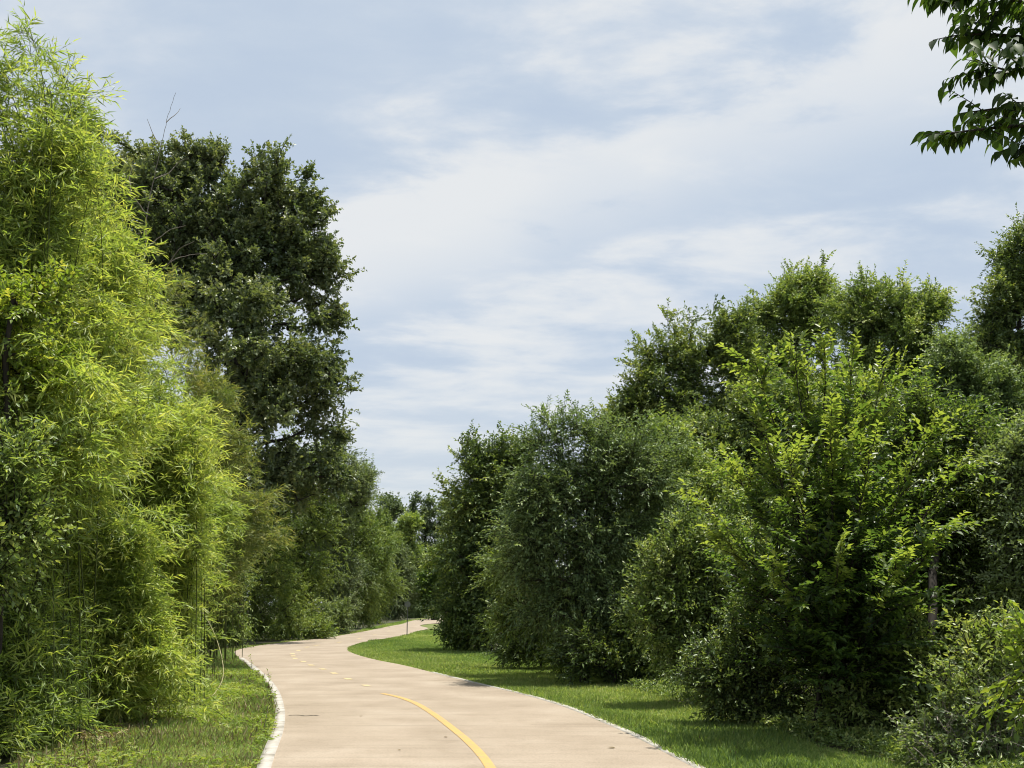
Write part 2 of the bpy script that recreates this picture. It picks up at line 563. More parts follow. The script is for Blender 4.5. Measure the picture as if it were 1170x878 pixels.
path = link('path', sheet('path', pl, pr, 0.030, M['path'], 8))
path['kind'] = 'structure'
# flush concrete edging: wide and bare on the left, mostly overgrown on the right
def edging(name, line, w0, w1, z):
    a, b = strip(line, w0, w1)
    n = len(a)
    v = np.zeros((n, 4, 3))
    v[:, 0, :2], v[:, 1, :2], v[:, 2, :2], v[:, 3, :2] = a, a, b, b
    v[:, (0, 3), 2] = -0.05
    v[:, (1, 2), 2] = z
    idx = np.arange(n * 4).reshape(n, 4)
    f = np.concatenate([np.stack((idx[:-1, i], idx[:-1, i + 1], idx[1:, i + 1], idx[1:, i]), -1) for i in range(3)])
    o = link(name, make_mesh(name, v.reshape(-1, 3), [f], M['kerb']))
    o['kind'] = 'structure'
    return o
edging('kerb', sl[(sl[:, 1] < 30)], -0.02, 0.105, 0.042)
edging('kerb', sr[(sr[:, 1] < 24)], -0.04, 0.05, 0.038)

# grass verges: thin sheets under the blades
LEFT_WOOD = [(-60, 1000), (20, 872), (95, 842), (150, 812), (205, 780), (228, 752), (262, 741), (330, 733), (385, 727), (430, 716), (470, 708), (498, 703.5)]
RIGHT_WOOD = [(1180, 948), (1040, 880), (930, 852), (850, 828), (760, 800), (680, 777), (610, 757), (560, 748), (520, 735), (508, 722), (512, 715)]
lw = np.array([gp(*p)[:2] for p in LEFT_WOOD])
rw = np.array([gp(*p)[:2] for p in RIGHT_WOOD])
M['turf'] = noise_mat('turf', [(0.3, (0.07, 0.095, 0.022)), (0.5, (0.11, 0.14, 0.032)), (0.72, (0.20, 0.175, 0.08))], 2.2, 8)
def poly_mesh(name, P, z, mat):
    me = bpy.data.meshes.new(name)
    me.from_pydata([(x, y, z) for x, y in P], [], [list(range(len(P)))])
    me.materials.append(mat)
    return me
def between(line, Y0, Y1):
    s = line[(line[:, 1] >= Y0) & (line[:, 1] <= Y1)]
    return s
lpoly = np.concatenate((sl[(sl[:, 1] > -4) & (sl[:, 1] < 106)], lw[::-1], [(-3.0, -4)]))
rpoly = np.concatenate((sr[(sr[:, 1] > -4) & (sr[:, 1] < 82)], rw[::-1], [(6.5, -4)]))
vl = link('grass_verge', poly_mesh('grass_verge', lpoly, 0.006, M['turf']))
vl['kind'] = 'structure'
vr = link('grass_verge', poly_mesh('grass_verge', rpoly, 0.006, M['turf']))
vr['kind'] = 'structure'
def inside(P, poly):
    x, y = P[:, 0], P[:, 1]
    r = np.zeros(len(P), bool)
    j = len(poly) - 1
    for i in range(len(poly)):
        xi, yi = poly[i]
        xj, yj = poly[j]
        if yi != yj:
            c = ((yi > y) != (yj > y)) & (x < (xj - xi) * (y - yi) / (yj - yi) + xi)
            r ^= c
        j = i
    return r

# centre line: one solid stripe, then short dashes round the bend
def stripe(name, line, w, z, mat):
    a, b = strip(line, -w / 2, w / 2)
    o = link(name, sheet(name, a, b, z, mat, 2), path)
    return o
solid_px = [(562, 884), (551, 868), (535, 851), (515, 834), (494, 818), (474, 806), (455, 799), (437, 795)]
stripe('centre_line', smooth_line([gp(*p)[:2] for p in solid_px] , 0.2), 0.095, 0.034, M['paint'])
dash_px = [(418, 785.6), (397.5, 777.8), (381.5, 771.2), (368.5, 766.3), (355.5, 761.8), (346.5, 757.6), (337, 754), (335, 751.2), (334, 748.6), (341, 744.6), (351, 740.8), (362, 738.6), (388, 735), (410, 731), (428, 726.5), (444, 722), (459, 717.5), (473, 714), (486, 711.5)]
dg = [gp(*p)[:2] for p in dash_px]
for i, p in enumerate(dg):
    q0, q1 = dg[max(i - 1, 0)], dg[min(i + 1, len(dg) - 1)]
    d = unit((q1 - q0)[None])[0]
    ln_ = 0.20 + 0.012 * i
    stripe('centre_dash', np.array([p - d * ln_, p, p + d * ln_]), 0.125 if i < 12 else 0.14, 0.034, M['faded_paint'])

# ------------------------------------------------------------------ plants
def envelope(spheres, Y, rng, lobes=10, lobe_r=0.42):
    """uneven crown: every ball seen in the photo breaks into smaller lobes"""
    C, R, K = [], [], []
    for s in spheres:
        px, py, rp = s[:3]
        dy = s[3] if len(s) > 3 else 0.0
        if px > 500:
            dy += 0.55 * rp * Y / FPX
        c = pt(px, py, Y + dy)
        r = rp * (Y + dy) / FPX
        C.append(c); R.append(r * 0.62); K.append(c)
        u = rand_dirs(lobes, rng)
        for d in u:
            C.append(c + d * r * 0.68 * rng.uniform(0.85, 1.12))
            R.append(r * lobe_r * rng.uniform(0.7, 1.15))
            K.append(c)
    return np.array(C), np.array(R), np.array(K)
def skeleton(base, A, rng, lean=0.0, trunk_frac=0.55, seg=0.7, fork_bias=0.12, upward=0.9):
    """branches grown from the trunk to every attraction point; returns segments, radii weights and end directions"""
    base = np.asarray(base, float)
    cen = A.mean(0)
    top = base + (cen - base) * np.array((1, 1, trunk_frac * 2))
    top[2] = min(top[2], A[:, 2].max() * 0.92)
    nt = max(int(np.linalg.norm(top - base) / 0.5), 2)
    tt = np.linspace(0, 1, nt + 1)[:, None]
    wob = np.cumsum(rng.normal(size=(nt + 1, 3)) * (0.03, 0.03, 0), 0)
    wob[0] = 0
    mid = (base + top) / 2 * (0.35, 0.35, 1) + base * (0.65, 0.65, 0)
    nodes = [*((1 - tt) ** 2 * base + 2 * tt * (1 - tt) * mid + tt ** 2 * top + wob)]
    par = [-1] + list(range(nt))
    cost = [0.15 * i * 0.5 for i in range(nt + 1)]
    order = np.argsort(np.linalg.norm((A - top) * (1, 1, 0.7), axis=1))
    cap = nt + 1 + len(A) * 12
    NP = np.zeros((cap, 3)); NP[:nt + 1] = nodes
    CO = np.zeros(cap); CO[:nt + 1] = cost
    n = nt + 1
    ends = np.zeros(len(A), int)
    hmin = base[2] + 0.12 * (A[:, 2].max() - base[2])
    for ai in order:
        p = A[ai]
        d = p - NP[:n]
        dist = np.linalg.norm(d, axis=1)
        c = dist + CO[:n] * fork_bias + upward * np.maximum(0, NP[:n, 2] + 0.35 * np.linalg.norm(d[:, :2], axis=1) - p[2])
        c[:n][NP[:n, 2] < hmin * 0.6] += 0.3
        b = int(np.argmin(c))
        m = max(1, int(math.ceil(dist[b] / seg)))
        m = min(m, 10)
        o = NP[b].copy()
        pr_ = b
        bend = rng.normal(size=3) * 0.08 * dist[b] + np.array((0, 0, -0.06 * dist[b]))
        for j in range(1, m + 1):
            t = j / m
            NP[n] = o + (p - o) * t + bend * (4 * t * (1 - t)) * 0.6
            CO[n] = CO[pr_] + dist[b] / m
            par.append(pr_)
            pr_ = n
            n += 1
        ends[ai] = n - 1
    par = np.array(par)
    w = np.zeros(n)
    w[ends] += 1
    for i in range(n - 1, 0, -1):
        w[par[i]] += w[i]
    return NP[:n], par, w, ends
def sprays(geo, twig, O, T, L, k, leafL, leafW, rng, alpha=55, ranked=0.8, droop=0.25, leaf_droop=0.15, tint0=0.0, t0=0.15, tip=0.0, up=0.7, twig_r=0.004, jit=0.35, wide=0.42, bias=0.0):
    """leafy twigs: k leaves set alternately along each"""
    n = len(O)
    T = unit(T)
    L = np.broadcast_to(L, (n,))
    t = np.linspace(t0, 1, k)
    ref = unit(np.array((0, 0, 1.0)) + rng.normal(size=(n, 3)) * (1.2 - ranked))
    side = unit(np.cross(T, ref))
    pos = O[:, None] + T[:, None] * (t[None, :, None] * L[:, None, None])
    pos[:, :, 2] -= droop * L[:, None] * t[None] ** 2
    sg = np.where(np.arange(k) % 2 == 0, 1.0, -1.0)
    a = np.radians(alpha) * (1 - 0.55 * t ** 3)
    D = T[:, None] * np.cos(a)[None, :, None] + side[:, None] * (np.sin(a) * sg)[None, :, None]
    D = D + rng.normal(size=D.shape) * jit
    D[:, :, 2] -= leaf_droop + droop * t[None]
    N = ref[:, None] * up + rng.normal(size=D.shape) * (1 - up) * 0.9 + np.array((0, 0, 0.25))
    sc = rng.uniform(0.5, 1.3, (n, k)) * (1 - 0.25 * t[None] ** 4)
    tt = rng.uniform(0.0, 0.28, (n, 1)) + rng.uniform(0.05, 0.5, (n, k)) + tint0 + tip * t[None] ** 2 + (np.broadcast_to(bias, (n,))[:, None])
    geo.leaves(pos.reshape(-1, 3), D.reshape(-1, 3), N.reshape(-1, 3), (leafL * sc).ravel(), (leafW * sc).ravel(), tt.ravel(), droop=0.12, wide=wide)
    if twig is not None:
        q = O + T * (L * 0.5)[:, None]
        q[:, 2] -= droop * L * 0.25
        e = O + T * L[:, None]
        e[:, 2] -= droop * L
        twig.tubes(O, q, twig_r, twig_r * 0.7, 3)
        twig.tubes(q, e, twig_r * 0.7, twig_r * 0.3, 3)

STYLES = {
    # leaf length, width, leaves per twig, twig length, angle, ranked, droop, leaf droop
    'oak': dict(leafL=0.145, leafW=0.090, k=13, tl=0.55, alpha=62, ranked=0.3, droop=0.05, leaf_droop=0.05, t0=0.25, jit=0.5, up=0.5),
    'broad': dict(leafL=0.098, leafW=0.054, k=14, tl=0.55, alpha=55, ranked=0.6, droop=0.12, leaf_droop=0.15, t0=0.15, jit=0.35, up=0.6),
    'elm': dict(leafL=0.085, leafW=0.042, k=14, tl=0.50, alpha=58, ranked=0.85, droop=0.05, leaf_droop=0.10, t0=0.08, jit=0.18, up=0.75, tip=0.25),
    'feather': dict(leafL=0.085, leafW=0.030, k=16, tl=0.60, alpha=48, ranked=0.6, droop=0.22, leaf_droop=0.22, t0=0.1, jit=0.3, up=0.55),
    'shrub': dict(leafL=0.075, leafW=0.036, k=11, tl=0.36, alpha=52, ranked=0.6, droop=0.08, leaf_droop=0.08, t0=0.1, jit=0.35, up=0.55),
    'hedge': dict(leafL=0.10, leafW=0.044, k=15, tl=0.65, alpha=48, ranked=0.5, droop=0.28, leaf_droop=0.25, t0=0.1, jit=0.35, up=0.5),
    'far': dict(leafL=0.34, leafW=0.20, k=8, tl=1.0, alpha=58, ranked=0.5, droop=0.1, leaf_droop=0.1, t0=0.2, jit=0.45, up=0.55),
}
def tree(name, label, cat, base, Y, spheres, style, mat, n_att=500, twigs=7, r0=None, lobes=10, lobe_r=0.42, scale=1.0, group=None, bark='bark', trunk_frac=0.55, up=0.35, core=0.12, light=0.0, seg=0.7, bare=None, seed=None, wild=0.09, low=0.15):
    rng = np.random.default_rng(seed if seed is not None else abs(hash(label)) % 1 + sum(map(ord, label)))
    if len(base) == 2:
        bx = (base[0] - CX) / FPX
        g = gp(*base) if base[1] > HY + 8 else None
        base = g if g is not None else np.array((bx * Y, Y, 0))
    base = np.asarray(base, float)
    base = base * np.array((1, 1, 0))
    C, R, K = envelope(spheres, Y, rng, lobes, lobe_r)
    p = R ** 2.2
    ch = rng.choice(len(C), n_att, p=p / p.sum())
    u = rand_dirs(n_att, rng)
    rad = rng.uniform(0, 1, n_att) ** (1 / 4.0)
    # a few long shoots break the outline
    out_ = rng.uniform(0, 1, n_att) < wild
    u[out_] = unit(u[out_] * (1, 1, 0.6) + unit(C[ch][out_] - C.mean(0)) * 0.7 + np.array((0, 0, 0.45)))
    rad = np.where(out_, rng.uniform(1.15, 1.9, n_att), rad)
    A = C[ch] + u * (R[ch] * rad)[:, None]
    A = A[A[:, 2] > low]
    NP, par, w, ends = skeleton(base, A, rng, trunk_frac=trunk_frac, seg=seg)
    st = STYLES[style]
    H = A[:, 2].max()
    r0 = r0 or 0.018 * H
    rad = np.maximum(r0 * (w / w[0]) ** 0.48, 0.004)
    wood, lf = Geo(), Geo()
    i = np.arange(1, len(NP))
    wood.tubes(NP[par[i]], NP[i], np.maximum(rad[par[i]] * 0.55 + rad[i] * 0.45, rad[i]), rad[i], 6)
    if bare is None:
        # leafy twigs at the ends and the outer inner nodes
        E = NP[ends]
        cc = A.mean(0)
        out = unit(E - NP[par[ends]])
        rr = unit(E - cc)
        O = np.repeat(E, twigs, 0)
        T = np.repeat(out * 0.45 + rr * 0.5, twigs, 0) + rng.normal(size=(len(O), 3)) * 0.75
        T[:, 2] += up
        back = rng.uniform(0, 0.9, len(O))[:, None]
        O = O - np.repeat(out, twigs, 0) * back * st['tl'] * scale
        bias = np.repeat(rng.normal(size=len(E)) * 0.10 + light, twigs)
        kw = {a: b for a, b in st.items() if a not in ('leafL', 'leafW', 'k', 'tl')}
        sprays(lf, wood, O, T, st['tl'] * scale * rng.uniform(0.6, 1.25, len(O)), st['k'], st['leafL'] * scale, st['leafW'] * scale, rng, bias=bias, twig_r=0.005 * scale, **kw)
    root = empty(name, base, label, cat, group)
    link('trunk', wood.mesh('trunk', M[bark], base), root)
    if bare is None:
        link('crown', lf.mesh('crown', M[mat], base), root)
    return root

# --- bamboo thicket on the left
def bamboo(label, base_px, Y, spheres, mat='bamboo', n=46, per=13, scale=1.0, light=0.0, spread=0.7, t_lo=0.12, seed=0, twigs=3, k=10, lobes=9, lobe_r=0.45):
    rng = np.random.default_rng(seed + 100)
    base = np.array(((base_px[0] - CX) / FPX * Y, Y, 0.0)) if len(base_px) == 1 else gp(*base_px)
    C, R, K = envelope(spheres, Y, rng, lobes, lobe_r)
    p = R ** 2
    ch = rng.choice(len(C), n, p=p / p.sum())
    A = C[ch] + rand_dirs(n, rng) * (R[ch] * rng.uniform(0, 1, n) ** 0.3)[:, None]
    A[:, 2] = np.maximum(A[:, 2], 0.3)
    B = base + np.concatenate((rng.normal(size=(n, 2)) * spread * 0.6, np.zeros((n, 1))), 1)
    canes, lf = Geo(), Geo()
    t = np.linspace(0, 1, 15)[:, None]
    OO, TT, BB = [], [], []
    for j in range(n):
        b, a = B[j], A[j]
        hgt = a[2]
        c = b * (0.75, 0.75, 0) + a * (0.25, 0.25, 0) + np.array((0, 0, hgt * rng.uniform(0.95, 1.12)))
        P = (1 - t) ** 2 * b + 2 * t * (1 - t) * c + t ** 2 * a
        canes.curve(P, np.linspace(0.008, 0.0025, 15) * (0.5 + 0.5 * min(hgt / 4, 1.3)), 5)
        q = rng.uniform(0, 1, per) ** 0.75 * (1 - t_lo) + t_lo
        q = np.sort(q)[:, None]
        S = (1 - q) ** 2 * b + 2 * q * (1 - q) * c + q ** 2 * a
        G = unit(2 * (1 - q) * (c - b) + 2 * q * (a - c))
        OO.append(np.repeat(S, twigs, 0))
        d = np.repeat(G, twigs, 0) * 0.45 + rng.normal(size=(per * twigs, 3)) * (0.9, 0.9, 0.45)
        d[:, 2] += 0.15
        TT.append(d)
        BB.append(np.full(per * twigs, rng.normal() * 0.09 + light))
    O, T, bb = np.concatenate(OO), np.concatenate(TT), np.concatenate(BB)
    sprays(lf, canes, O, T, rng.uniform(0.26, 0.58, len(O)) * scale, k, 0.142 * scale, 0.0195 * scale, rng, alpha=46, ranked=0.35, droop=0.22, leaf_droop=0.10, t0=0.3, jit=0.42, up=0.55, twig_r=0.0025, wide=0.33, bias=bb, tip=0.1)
    root = empty('bamboo_plant', base, label, 'bamboo', 'bamboo plants in the thicket beside the path')
    link('canes', canes.mesh('canes', M['cane'], base), root)
    link('foliage', lf.mesh('foliage', M[mat], base), root)
    return root

bamboo('tallest bamboo, its thin feathery tips arching against the sky', (-10, 850), 12.0,
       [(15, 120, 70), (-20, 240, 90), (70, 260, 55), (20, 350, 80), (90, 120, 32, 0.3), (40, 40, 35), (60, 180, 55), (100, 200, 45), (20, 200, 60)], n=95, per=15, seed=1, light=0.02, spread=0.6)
bamboo('dense bamboo darkened by shade spilling low over the nearest grass edge', (0, 862), 11.0,
       [(-30, 560, 90, 1.4), (-10, 700, 80, 1.2), (20, 800, 50, 0.9), (-20, 620, 50, 1.2), (-70, 780, 80, 0.8), (70, 832, 30, 1.6), (-10, 850, 40)], n=110, per=14, seed=2, light=-0.12, t_lo=0.1)  # lowered tint paints shade into these leaves
bamboo('bright lime bamboo billowing out above the dark hollow', (40, 812), 13.0,
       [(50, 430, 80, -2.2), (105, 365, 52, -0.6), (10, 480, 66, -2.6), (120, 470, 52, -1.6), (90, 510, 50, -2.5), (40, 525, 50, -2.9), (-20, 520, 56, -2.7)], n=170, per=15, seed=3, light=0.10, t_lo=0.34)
bamboo('leafy bamboo draping over the dark hollow in the thicket', (85, 805), 14.0,
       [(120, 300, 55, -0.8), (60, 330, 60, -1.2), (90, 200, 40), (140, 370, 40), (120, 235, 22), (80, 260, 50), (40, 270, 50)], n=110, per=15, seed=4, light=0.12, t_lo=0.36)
bamboo('sunlit bamboo column reaching down to the brown leaf litter', (120, 824), 13.6,
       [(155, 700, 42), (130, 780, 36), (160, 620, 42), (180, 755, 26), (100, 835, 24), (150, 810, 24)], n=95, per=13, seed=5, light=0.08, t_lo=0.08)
bamboo('rounded yellow green bamboo leaning out beyond the dark hollow', (165, 800), 16.5,
       [(185, 540, 55), (165, 450, 48), (215, 600, 44), (200, 500, 44), (165, 620, 46)], n=95, per=14, seed=6, light=0.10)
bamboo('low bushy bamboo at the grass edge behind the bent cane', (175, 794), 17.5,
       [(186, 690, 38), (178, 740, 36), (200, 645, 36), (165, 765, 34)], n=75, per=13, seed=7, light=0.0, t_lo=0.08)
bamboo('leafy bamboo with outstretched fronds above the bent cane', (190, 776), 21.0,
       [(232, 560, 42), (240, 605, 36), (205, 650, 32), (212, 480, 38), (262, 590, 26)], n=80, per=13, seed=8, light=0.05, scale=1.05)
bamboo('yellowing bamboo with tan tips in front of the big oak', (225, 756), 26.0,
       [(240, 455, 34), (270, 505, 34), (210, 400, 32), (282, 570, 34), (265, 635, 28), (180, 330, 26), (300, 580, 24), (312, 610, 18), (295, 530, 24)], mat='bamboo_yellow', n=85, per=13, seed=9, light=0.05, scale=1.2)
bamboo('farthest bamboo in the thicket, small and shaded at its foot', (178, 758), 28.5,
       [(196, 690, 26), (206, 640, 26), (192, 730, 20), (222, 605, 26)], n=60, per=12, seed=10, spread=0.45, light=-0.05, t_lo=0.08, scale=1.15)
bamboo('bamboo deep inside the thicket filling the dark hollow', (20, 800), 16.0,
       [(40, 620, 90, 1.2), (110, 640, 60, 1.2), (80, 740, 60, 0.8), (-20, 500, 90, 1.0), (60, 480, 80, 1.0)], n=70, per=13, seed=11, light=-0.15, t_lo=0.1, scale=1.1)  # negative bias puts the hollow's shade into the leaf colour
bamboo('bamboo behind the thicket showing between lime tops and oak', (110, 775), 22.0,
       [(110, 420, 60), (150, 500, 62), (60, 350, 60), (140, 600, 60), (170, 680, 50)], n=80, per=13, seed=12, light=0.0, t_lo=0.1, scale=1.2)

# yellow-green broadleaf sapling among the bamboo
tree('box_elder', 'yellow green broadleaf sapling growing among the tall bamboo', 'tree', (-5, 868), 10.6,
     [(20, 350, 42), (45, 420, 30), (0, 440, 40), (60, 330, 26), (-20, 380, 40)], 'broad', 'lime', n_att=90, twigs=6, r0=0.03, wild=0.03, scale=0.75, light=0.1, seed=20)
tree('privet_sapling', 'dull green broadleaf sapling crowding the lowest bamboo leaves', 'tree', (-30, 880), 10.0,
     [(-10, 560, 45), (10, 610, 40), (20, 520, 30), (-30, 660, 45)], 'shrub', 'mid', n_att=110, twigs=6, r0=0.02, seed=21)

# --- big oak and the row of hedge trees behind the bend
tree('oak_tree', 'big dark oak towering over the left side of the bend', 'tree', (262, 738), 42.0,
     [(215, 215, 62), (160, 230, 60), (290, 225, 55), (345, 245, 36), (300, 320, 80), (225, 330, 80), (350, 360, 52), (335, 440, 68), (370, 480, 38), (260, 440, 70), (350, 540, 52), (290, 500, 54, -2.0), (310, 560, 46, -1.0), (250, 190, 40), (340, 300, 46), (372, 420, 30), (368, 300, 26), (385, 545, 26), (372, 250, 16), (350, 205, 14), (195, 195, 36), (150, 190, 32), (225, 265, 50), (270, 345, 60, -3.0), (285, 420, 60, -3.0), (265, 290, 60), (190, 290, 60), (300, 280, 50)],
     'oak', 'oak', n_att=1800, twigs=8, r0=0.42, lobes=10, lobe_r=0.36, seed=30, scale=1.15, seg=1.2)
tree('oak_tree', 'narrower dark oak standing behind the bamboo tops', 'tree', (130, 742), 46.0,
     [(100, 165, 30), (125, 215, 50), (110, 300, 70), (180, 340, 70), (90, 400, 70), (85, 190, 26)],
     'oak', 'oak', n_att=600, twigs=8, r0=0.36, lobes=9, seed=31, scale=1.25, seg=1.2)
def dead_sapling():
    Y = 24.0
    base = np.array(((172 - CX) / FPX * Y, Y, 0.0))
    root = empty('dead_sapling', base, 'bare dead sapling with pale twigs in front of the oak', 'tree')
    rng = np.random.default_rng(32)
    w = Geo()
    main = [base, *[pt(*q, Y) for q in ((160, 560), (152, 400), (158, 330), (166, 285), (168, 245), (176, 205), (184, 168), (192, 132), (201, 106))]]
    limbs = [main] + [[pt(*q[:2], Y + q[2]) for q in l] for l in (
        ((166, 285, 0), (182, 272, .1), (196, 262, .2), (212, 258, .3)), ((168, 245, 0), (150, 222, -.1), (138, 205, -.2), (126, 196, -.3)),
        ((176, 205, 0), (192, 198, .2), (206, 184, .3), (216, 182, .3)), ((158, 330, 0), (178, 318, .2), (194, 300, .2), (215, 292, .4), (236, 290, .5)),
        ((184, 168, 0), (174, 152, -.1), (168, 136, -.2)), ((150, 222, -.1), (148, 204, 0), (152, 188, .1)), ((194, 300, .2), (206, 284, .1), (222, 276, .1)),
        ((190, 140, 0), (200, 132, .1), (206, 124, .2)), ((166, 265, 0), (148, 268, -.1), (132, 258, -.2), (120, 246, -.2)))]
    for i, l in enumerate(limbs):
        P = smooth_line(np.array(l), 0.12)
        P[1:-1] += rng.normal(size=(len(P) - 2, 3)) * 0.008
        w.curve(P, np.linspace(0.028 if i == 0 else 0.012, 0.004, len(P)), 5)
    link('trunk', w.mesh('trunk', M['dead_wood'], base), root)
dead_sapling()
row = [
    ((290, 730), 45, [(278, 718, 14), (300, 718, 16), (300, 610, 52), (270, 650, 46), (320, 560, 50), (290, 700, 34), (325, 680, 40)], 'hedge', 'first tree of the far hedge, deep shade at its foot, beside bamboo'),
    ((335, 726), 50, [(330, 716, 14), (348, 716, 14), (345, 600, 46), (360, 540, 42), (340, 660, 44), (350, 705, 28)], 'hedge', 'hedge tree directly under the oak, second from the bamboo'),
    ((375, 722), 57, [(370, 712, 12), (386, 711, 12), (385, 590, 42), (375, 640, 40), (395, 550, 34), (385, 690, 28)], 'hedge_grey', 'greyish green hedge tree below the outermost oak branches'),
    ((405, 717.5), 66, [(404, 708, 10), (415, 706, 10), (412, 600, 36), (420, 640, 32), (400, 670, 34), (408, 560, 26), (415, 695, 22)], 'hedge', 'yellow green hedge tree just clear of the oak'),
    ((430, 712), 82, [(428, 704, 9), (432, 630, 28), (438, 665, 26), (425, 600, 24), (428, 690, 20)], 'hedge', 'pointed hedge tree beside the far straight of the path'),
    ((452, 708), 100, [(452, 655, 20), (458, 680, 18), (448, 632, 16), (450, 695, 14)], 'hedge_grey', 'last small grey green hedge tree before the distant wood'),
    ((468, 706), 115, [(470, 680, 16), (475, 695, 12), (465, 662, 13)], 'feather', 'loose feathery bush ending the hedge by the far path'),
]
for i, (b, Y, sp, mt, lb) in enumerate(row):
    tree('hedge_tree', lb, 'tree', b, Y, sp, 'hedge', mt, n_att=420, twigs=8, r0=0.12, lobes=9, scale=1.1 + 0.007 * (Y - 40), group='hedge trees along the far bend', seed=40 + i, trunk_frac=0.5, low=0.3)
tree('hedge_shrub', 'pale rounded shrub at the foot of the hedge', 'shrub', (389, 724), 54.0,
     [(388, 700, 15), (390, 716, 12)], 'shrub', 'pale', n_att=60, twigs=7, scale=1.7, seed=50, low=0.05)
tree('hedge_shrub', 'shaded shrub closing the gap between bamboo and the far hedge', 'shrub', (238, 738), 37.0,
     [(236, 705, 24), (258, 700, 24), (250, 722, 18), (240, 670, 26), (265, 665, 26), (272, 725, 12)], 'hedge', 'hedge', n_att=170, twigs=7, scale=1.1, seed=52, low=0.05, trunk_frac=0.3, r0=0.04)
tree('hedge_shrub', 'low dark shrub under the second hedge tree', 'shrub', (345, 732), 46.5,
     [(345, 716, 18), (320, 720, 16), (368, 716, 14)], 'shrub', 'hedge', n_att=80, twigs=7, scale=1.7, seed=51, low=0.05)

# --- distant wood closing the view
far = [
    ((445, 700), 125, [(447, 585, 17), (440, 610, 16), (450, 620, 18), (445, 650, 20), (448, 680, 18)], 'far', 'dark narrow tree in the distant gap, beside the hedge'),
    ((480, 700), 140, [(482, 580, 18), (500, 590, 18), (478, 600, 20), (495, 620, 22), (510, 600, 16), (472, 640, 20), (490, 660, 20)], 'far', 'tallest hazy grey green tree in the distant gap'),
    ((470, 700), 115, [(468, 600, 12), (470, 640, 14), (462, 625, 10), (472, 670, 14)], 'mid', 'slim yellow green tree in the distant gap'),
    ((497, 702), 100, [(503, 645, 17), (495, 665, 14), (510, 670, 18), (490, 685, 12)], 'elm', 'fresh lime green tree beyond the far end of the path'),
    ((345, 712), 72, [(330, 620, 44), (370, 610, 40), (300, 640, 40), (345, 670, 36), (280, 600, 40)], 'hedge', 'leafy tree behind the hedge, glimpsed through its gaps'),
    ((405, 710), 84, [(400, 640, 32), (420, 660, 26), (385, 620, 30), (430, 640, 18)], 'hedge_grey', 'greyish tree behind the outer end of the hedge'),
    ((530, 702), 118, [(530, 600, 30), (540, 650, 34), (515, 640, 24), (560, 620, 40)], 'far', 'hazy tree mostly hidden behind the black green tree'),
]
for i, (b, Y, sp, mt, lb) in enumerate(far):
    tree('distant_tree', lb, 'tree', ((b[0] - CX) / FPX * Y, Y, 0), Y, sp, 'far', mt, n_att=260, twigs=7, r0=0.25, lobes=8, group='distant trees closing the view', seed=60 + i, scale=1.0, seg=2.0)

# --- right-hand side
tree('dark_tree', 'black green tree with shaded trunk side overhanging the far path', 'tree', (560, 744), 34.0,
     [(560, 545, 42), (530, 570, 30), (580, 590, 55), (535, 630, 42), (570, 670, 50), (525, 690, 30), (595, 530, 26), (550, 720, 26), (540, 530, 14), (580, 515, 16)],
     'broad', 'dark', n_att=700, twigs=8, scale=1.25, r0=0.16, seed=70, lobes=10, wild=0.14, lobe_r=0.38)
tree('feathery_tree', 'grey green feathery tree leaning beside the black green tree', 'tree', (668, 782), 20.5,
     [(655, 560, 44), (700, 535, 44), (628, 482, 10), (642, 474, 9), (654, 484, 12), (614, 506, 11), (668, 496, 13), (684, 498, 12), (702, 486, 12), (724, 490, 15), (598, 540, 15), (612, 560, 20), (636, 520, 18), (640, 600, 55), (720, 570, 55), (690, 640, 62), (740, 525, 42), (620, 560, 36), (655, 480, 15), (635, 490, 12), (605, 600, 36), (600, 650, 36), (640, 690, 46)],
     'feather', 'feather', n_att=800, twigs=7, r0=0.10, seed=71, lobes=13, lobe_r=0.33, wild=0.24)
back = [
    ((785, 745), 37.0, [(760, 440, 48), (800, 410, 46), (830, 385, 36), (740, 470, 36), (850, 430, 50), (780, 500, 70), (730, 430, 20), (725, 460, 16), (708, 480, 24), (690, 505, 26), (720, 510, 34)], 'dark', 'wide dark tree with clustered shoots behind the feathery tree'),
    ((905, 735), 44.0, [(922, 325, 30), (900, 350, 22), (880, 380, 34), (930, 370, 40), (900, 430, 60), (865, 355, 12), (940, 335, 20)], 'mid', 'tall open topped tree with sky showing through its crest'),
    ((1010, 738), 40.0, [(1010, 350, 42), (1050, 370, 36), (970, 360, 32), (1020, 400, 50), (990, 440, 60), (1060, 430, 45), (1070, 360, 16)], 'olive', 'rounded olive crowned tree behind the young elm'),
    ((1180, 740), 38.0, [(1160, 320, 36), (1190, 300, 50), (1140, 345, 28), (1170, 380, 50), (1130, 400, 30), (1165, 280, 20), (1200, 440, 70)], 'dark', 'tall dark tree at the frame edge rising above the others'),
    ((1090, 745), 34.0, [(1090, 420, 36), (1110, 470, 46), (1060, 480, 46), (1140, 500, 56), (1100, 540, 60), (1130, 440, 30)], 'feather', 'loose greyish tree filling the dip between olive crown and tall tree'),
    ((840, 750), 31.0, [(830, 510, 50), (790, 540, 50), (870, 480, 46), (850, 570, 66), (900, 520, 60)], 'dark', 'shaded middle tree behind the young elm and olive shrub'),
    ((960, 748), 31.0, [(960, 480, 56), (1010, 520, 60), (940, 560, 70), (1040, 580, 70)], 'mid', 'mid green tree directly behind the young elm'),
]
for i, (b, Y, sp, mt, lb) in enumerate(back):
    tree('wood_tree', lb, 'tree', b, Y, sp, 'broad', mt, n_att=620, twigs=8, scale=1.35, r0=0.12, group='trees of the right-hand wood', seed=80 + i, lobes=12, lobe_r=0.36, wild=0.13, light=0.05, seg=1.0)
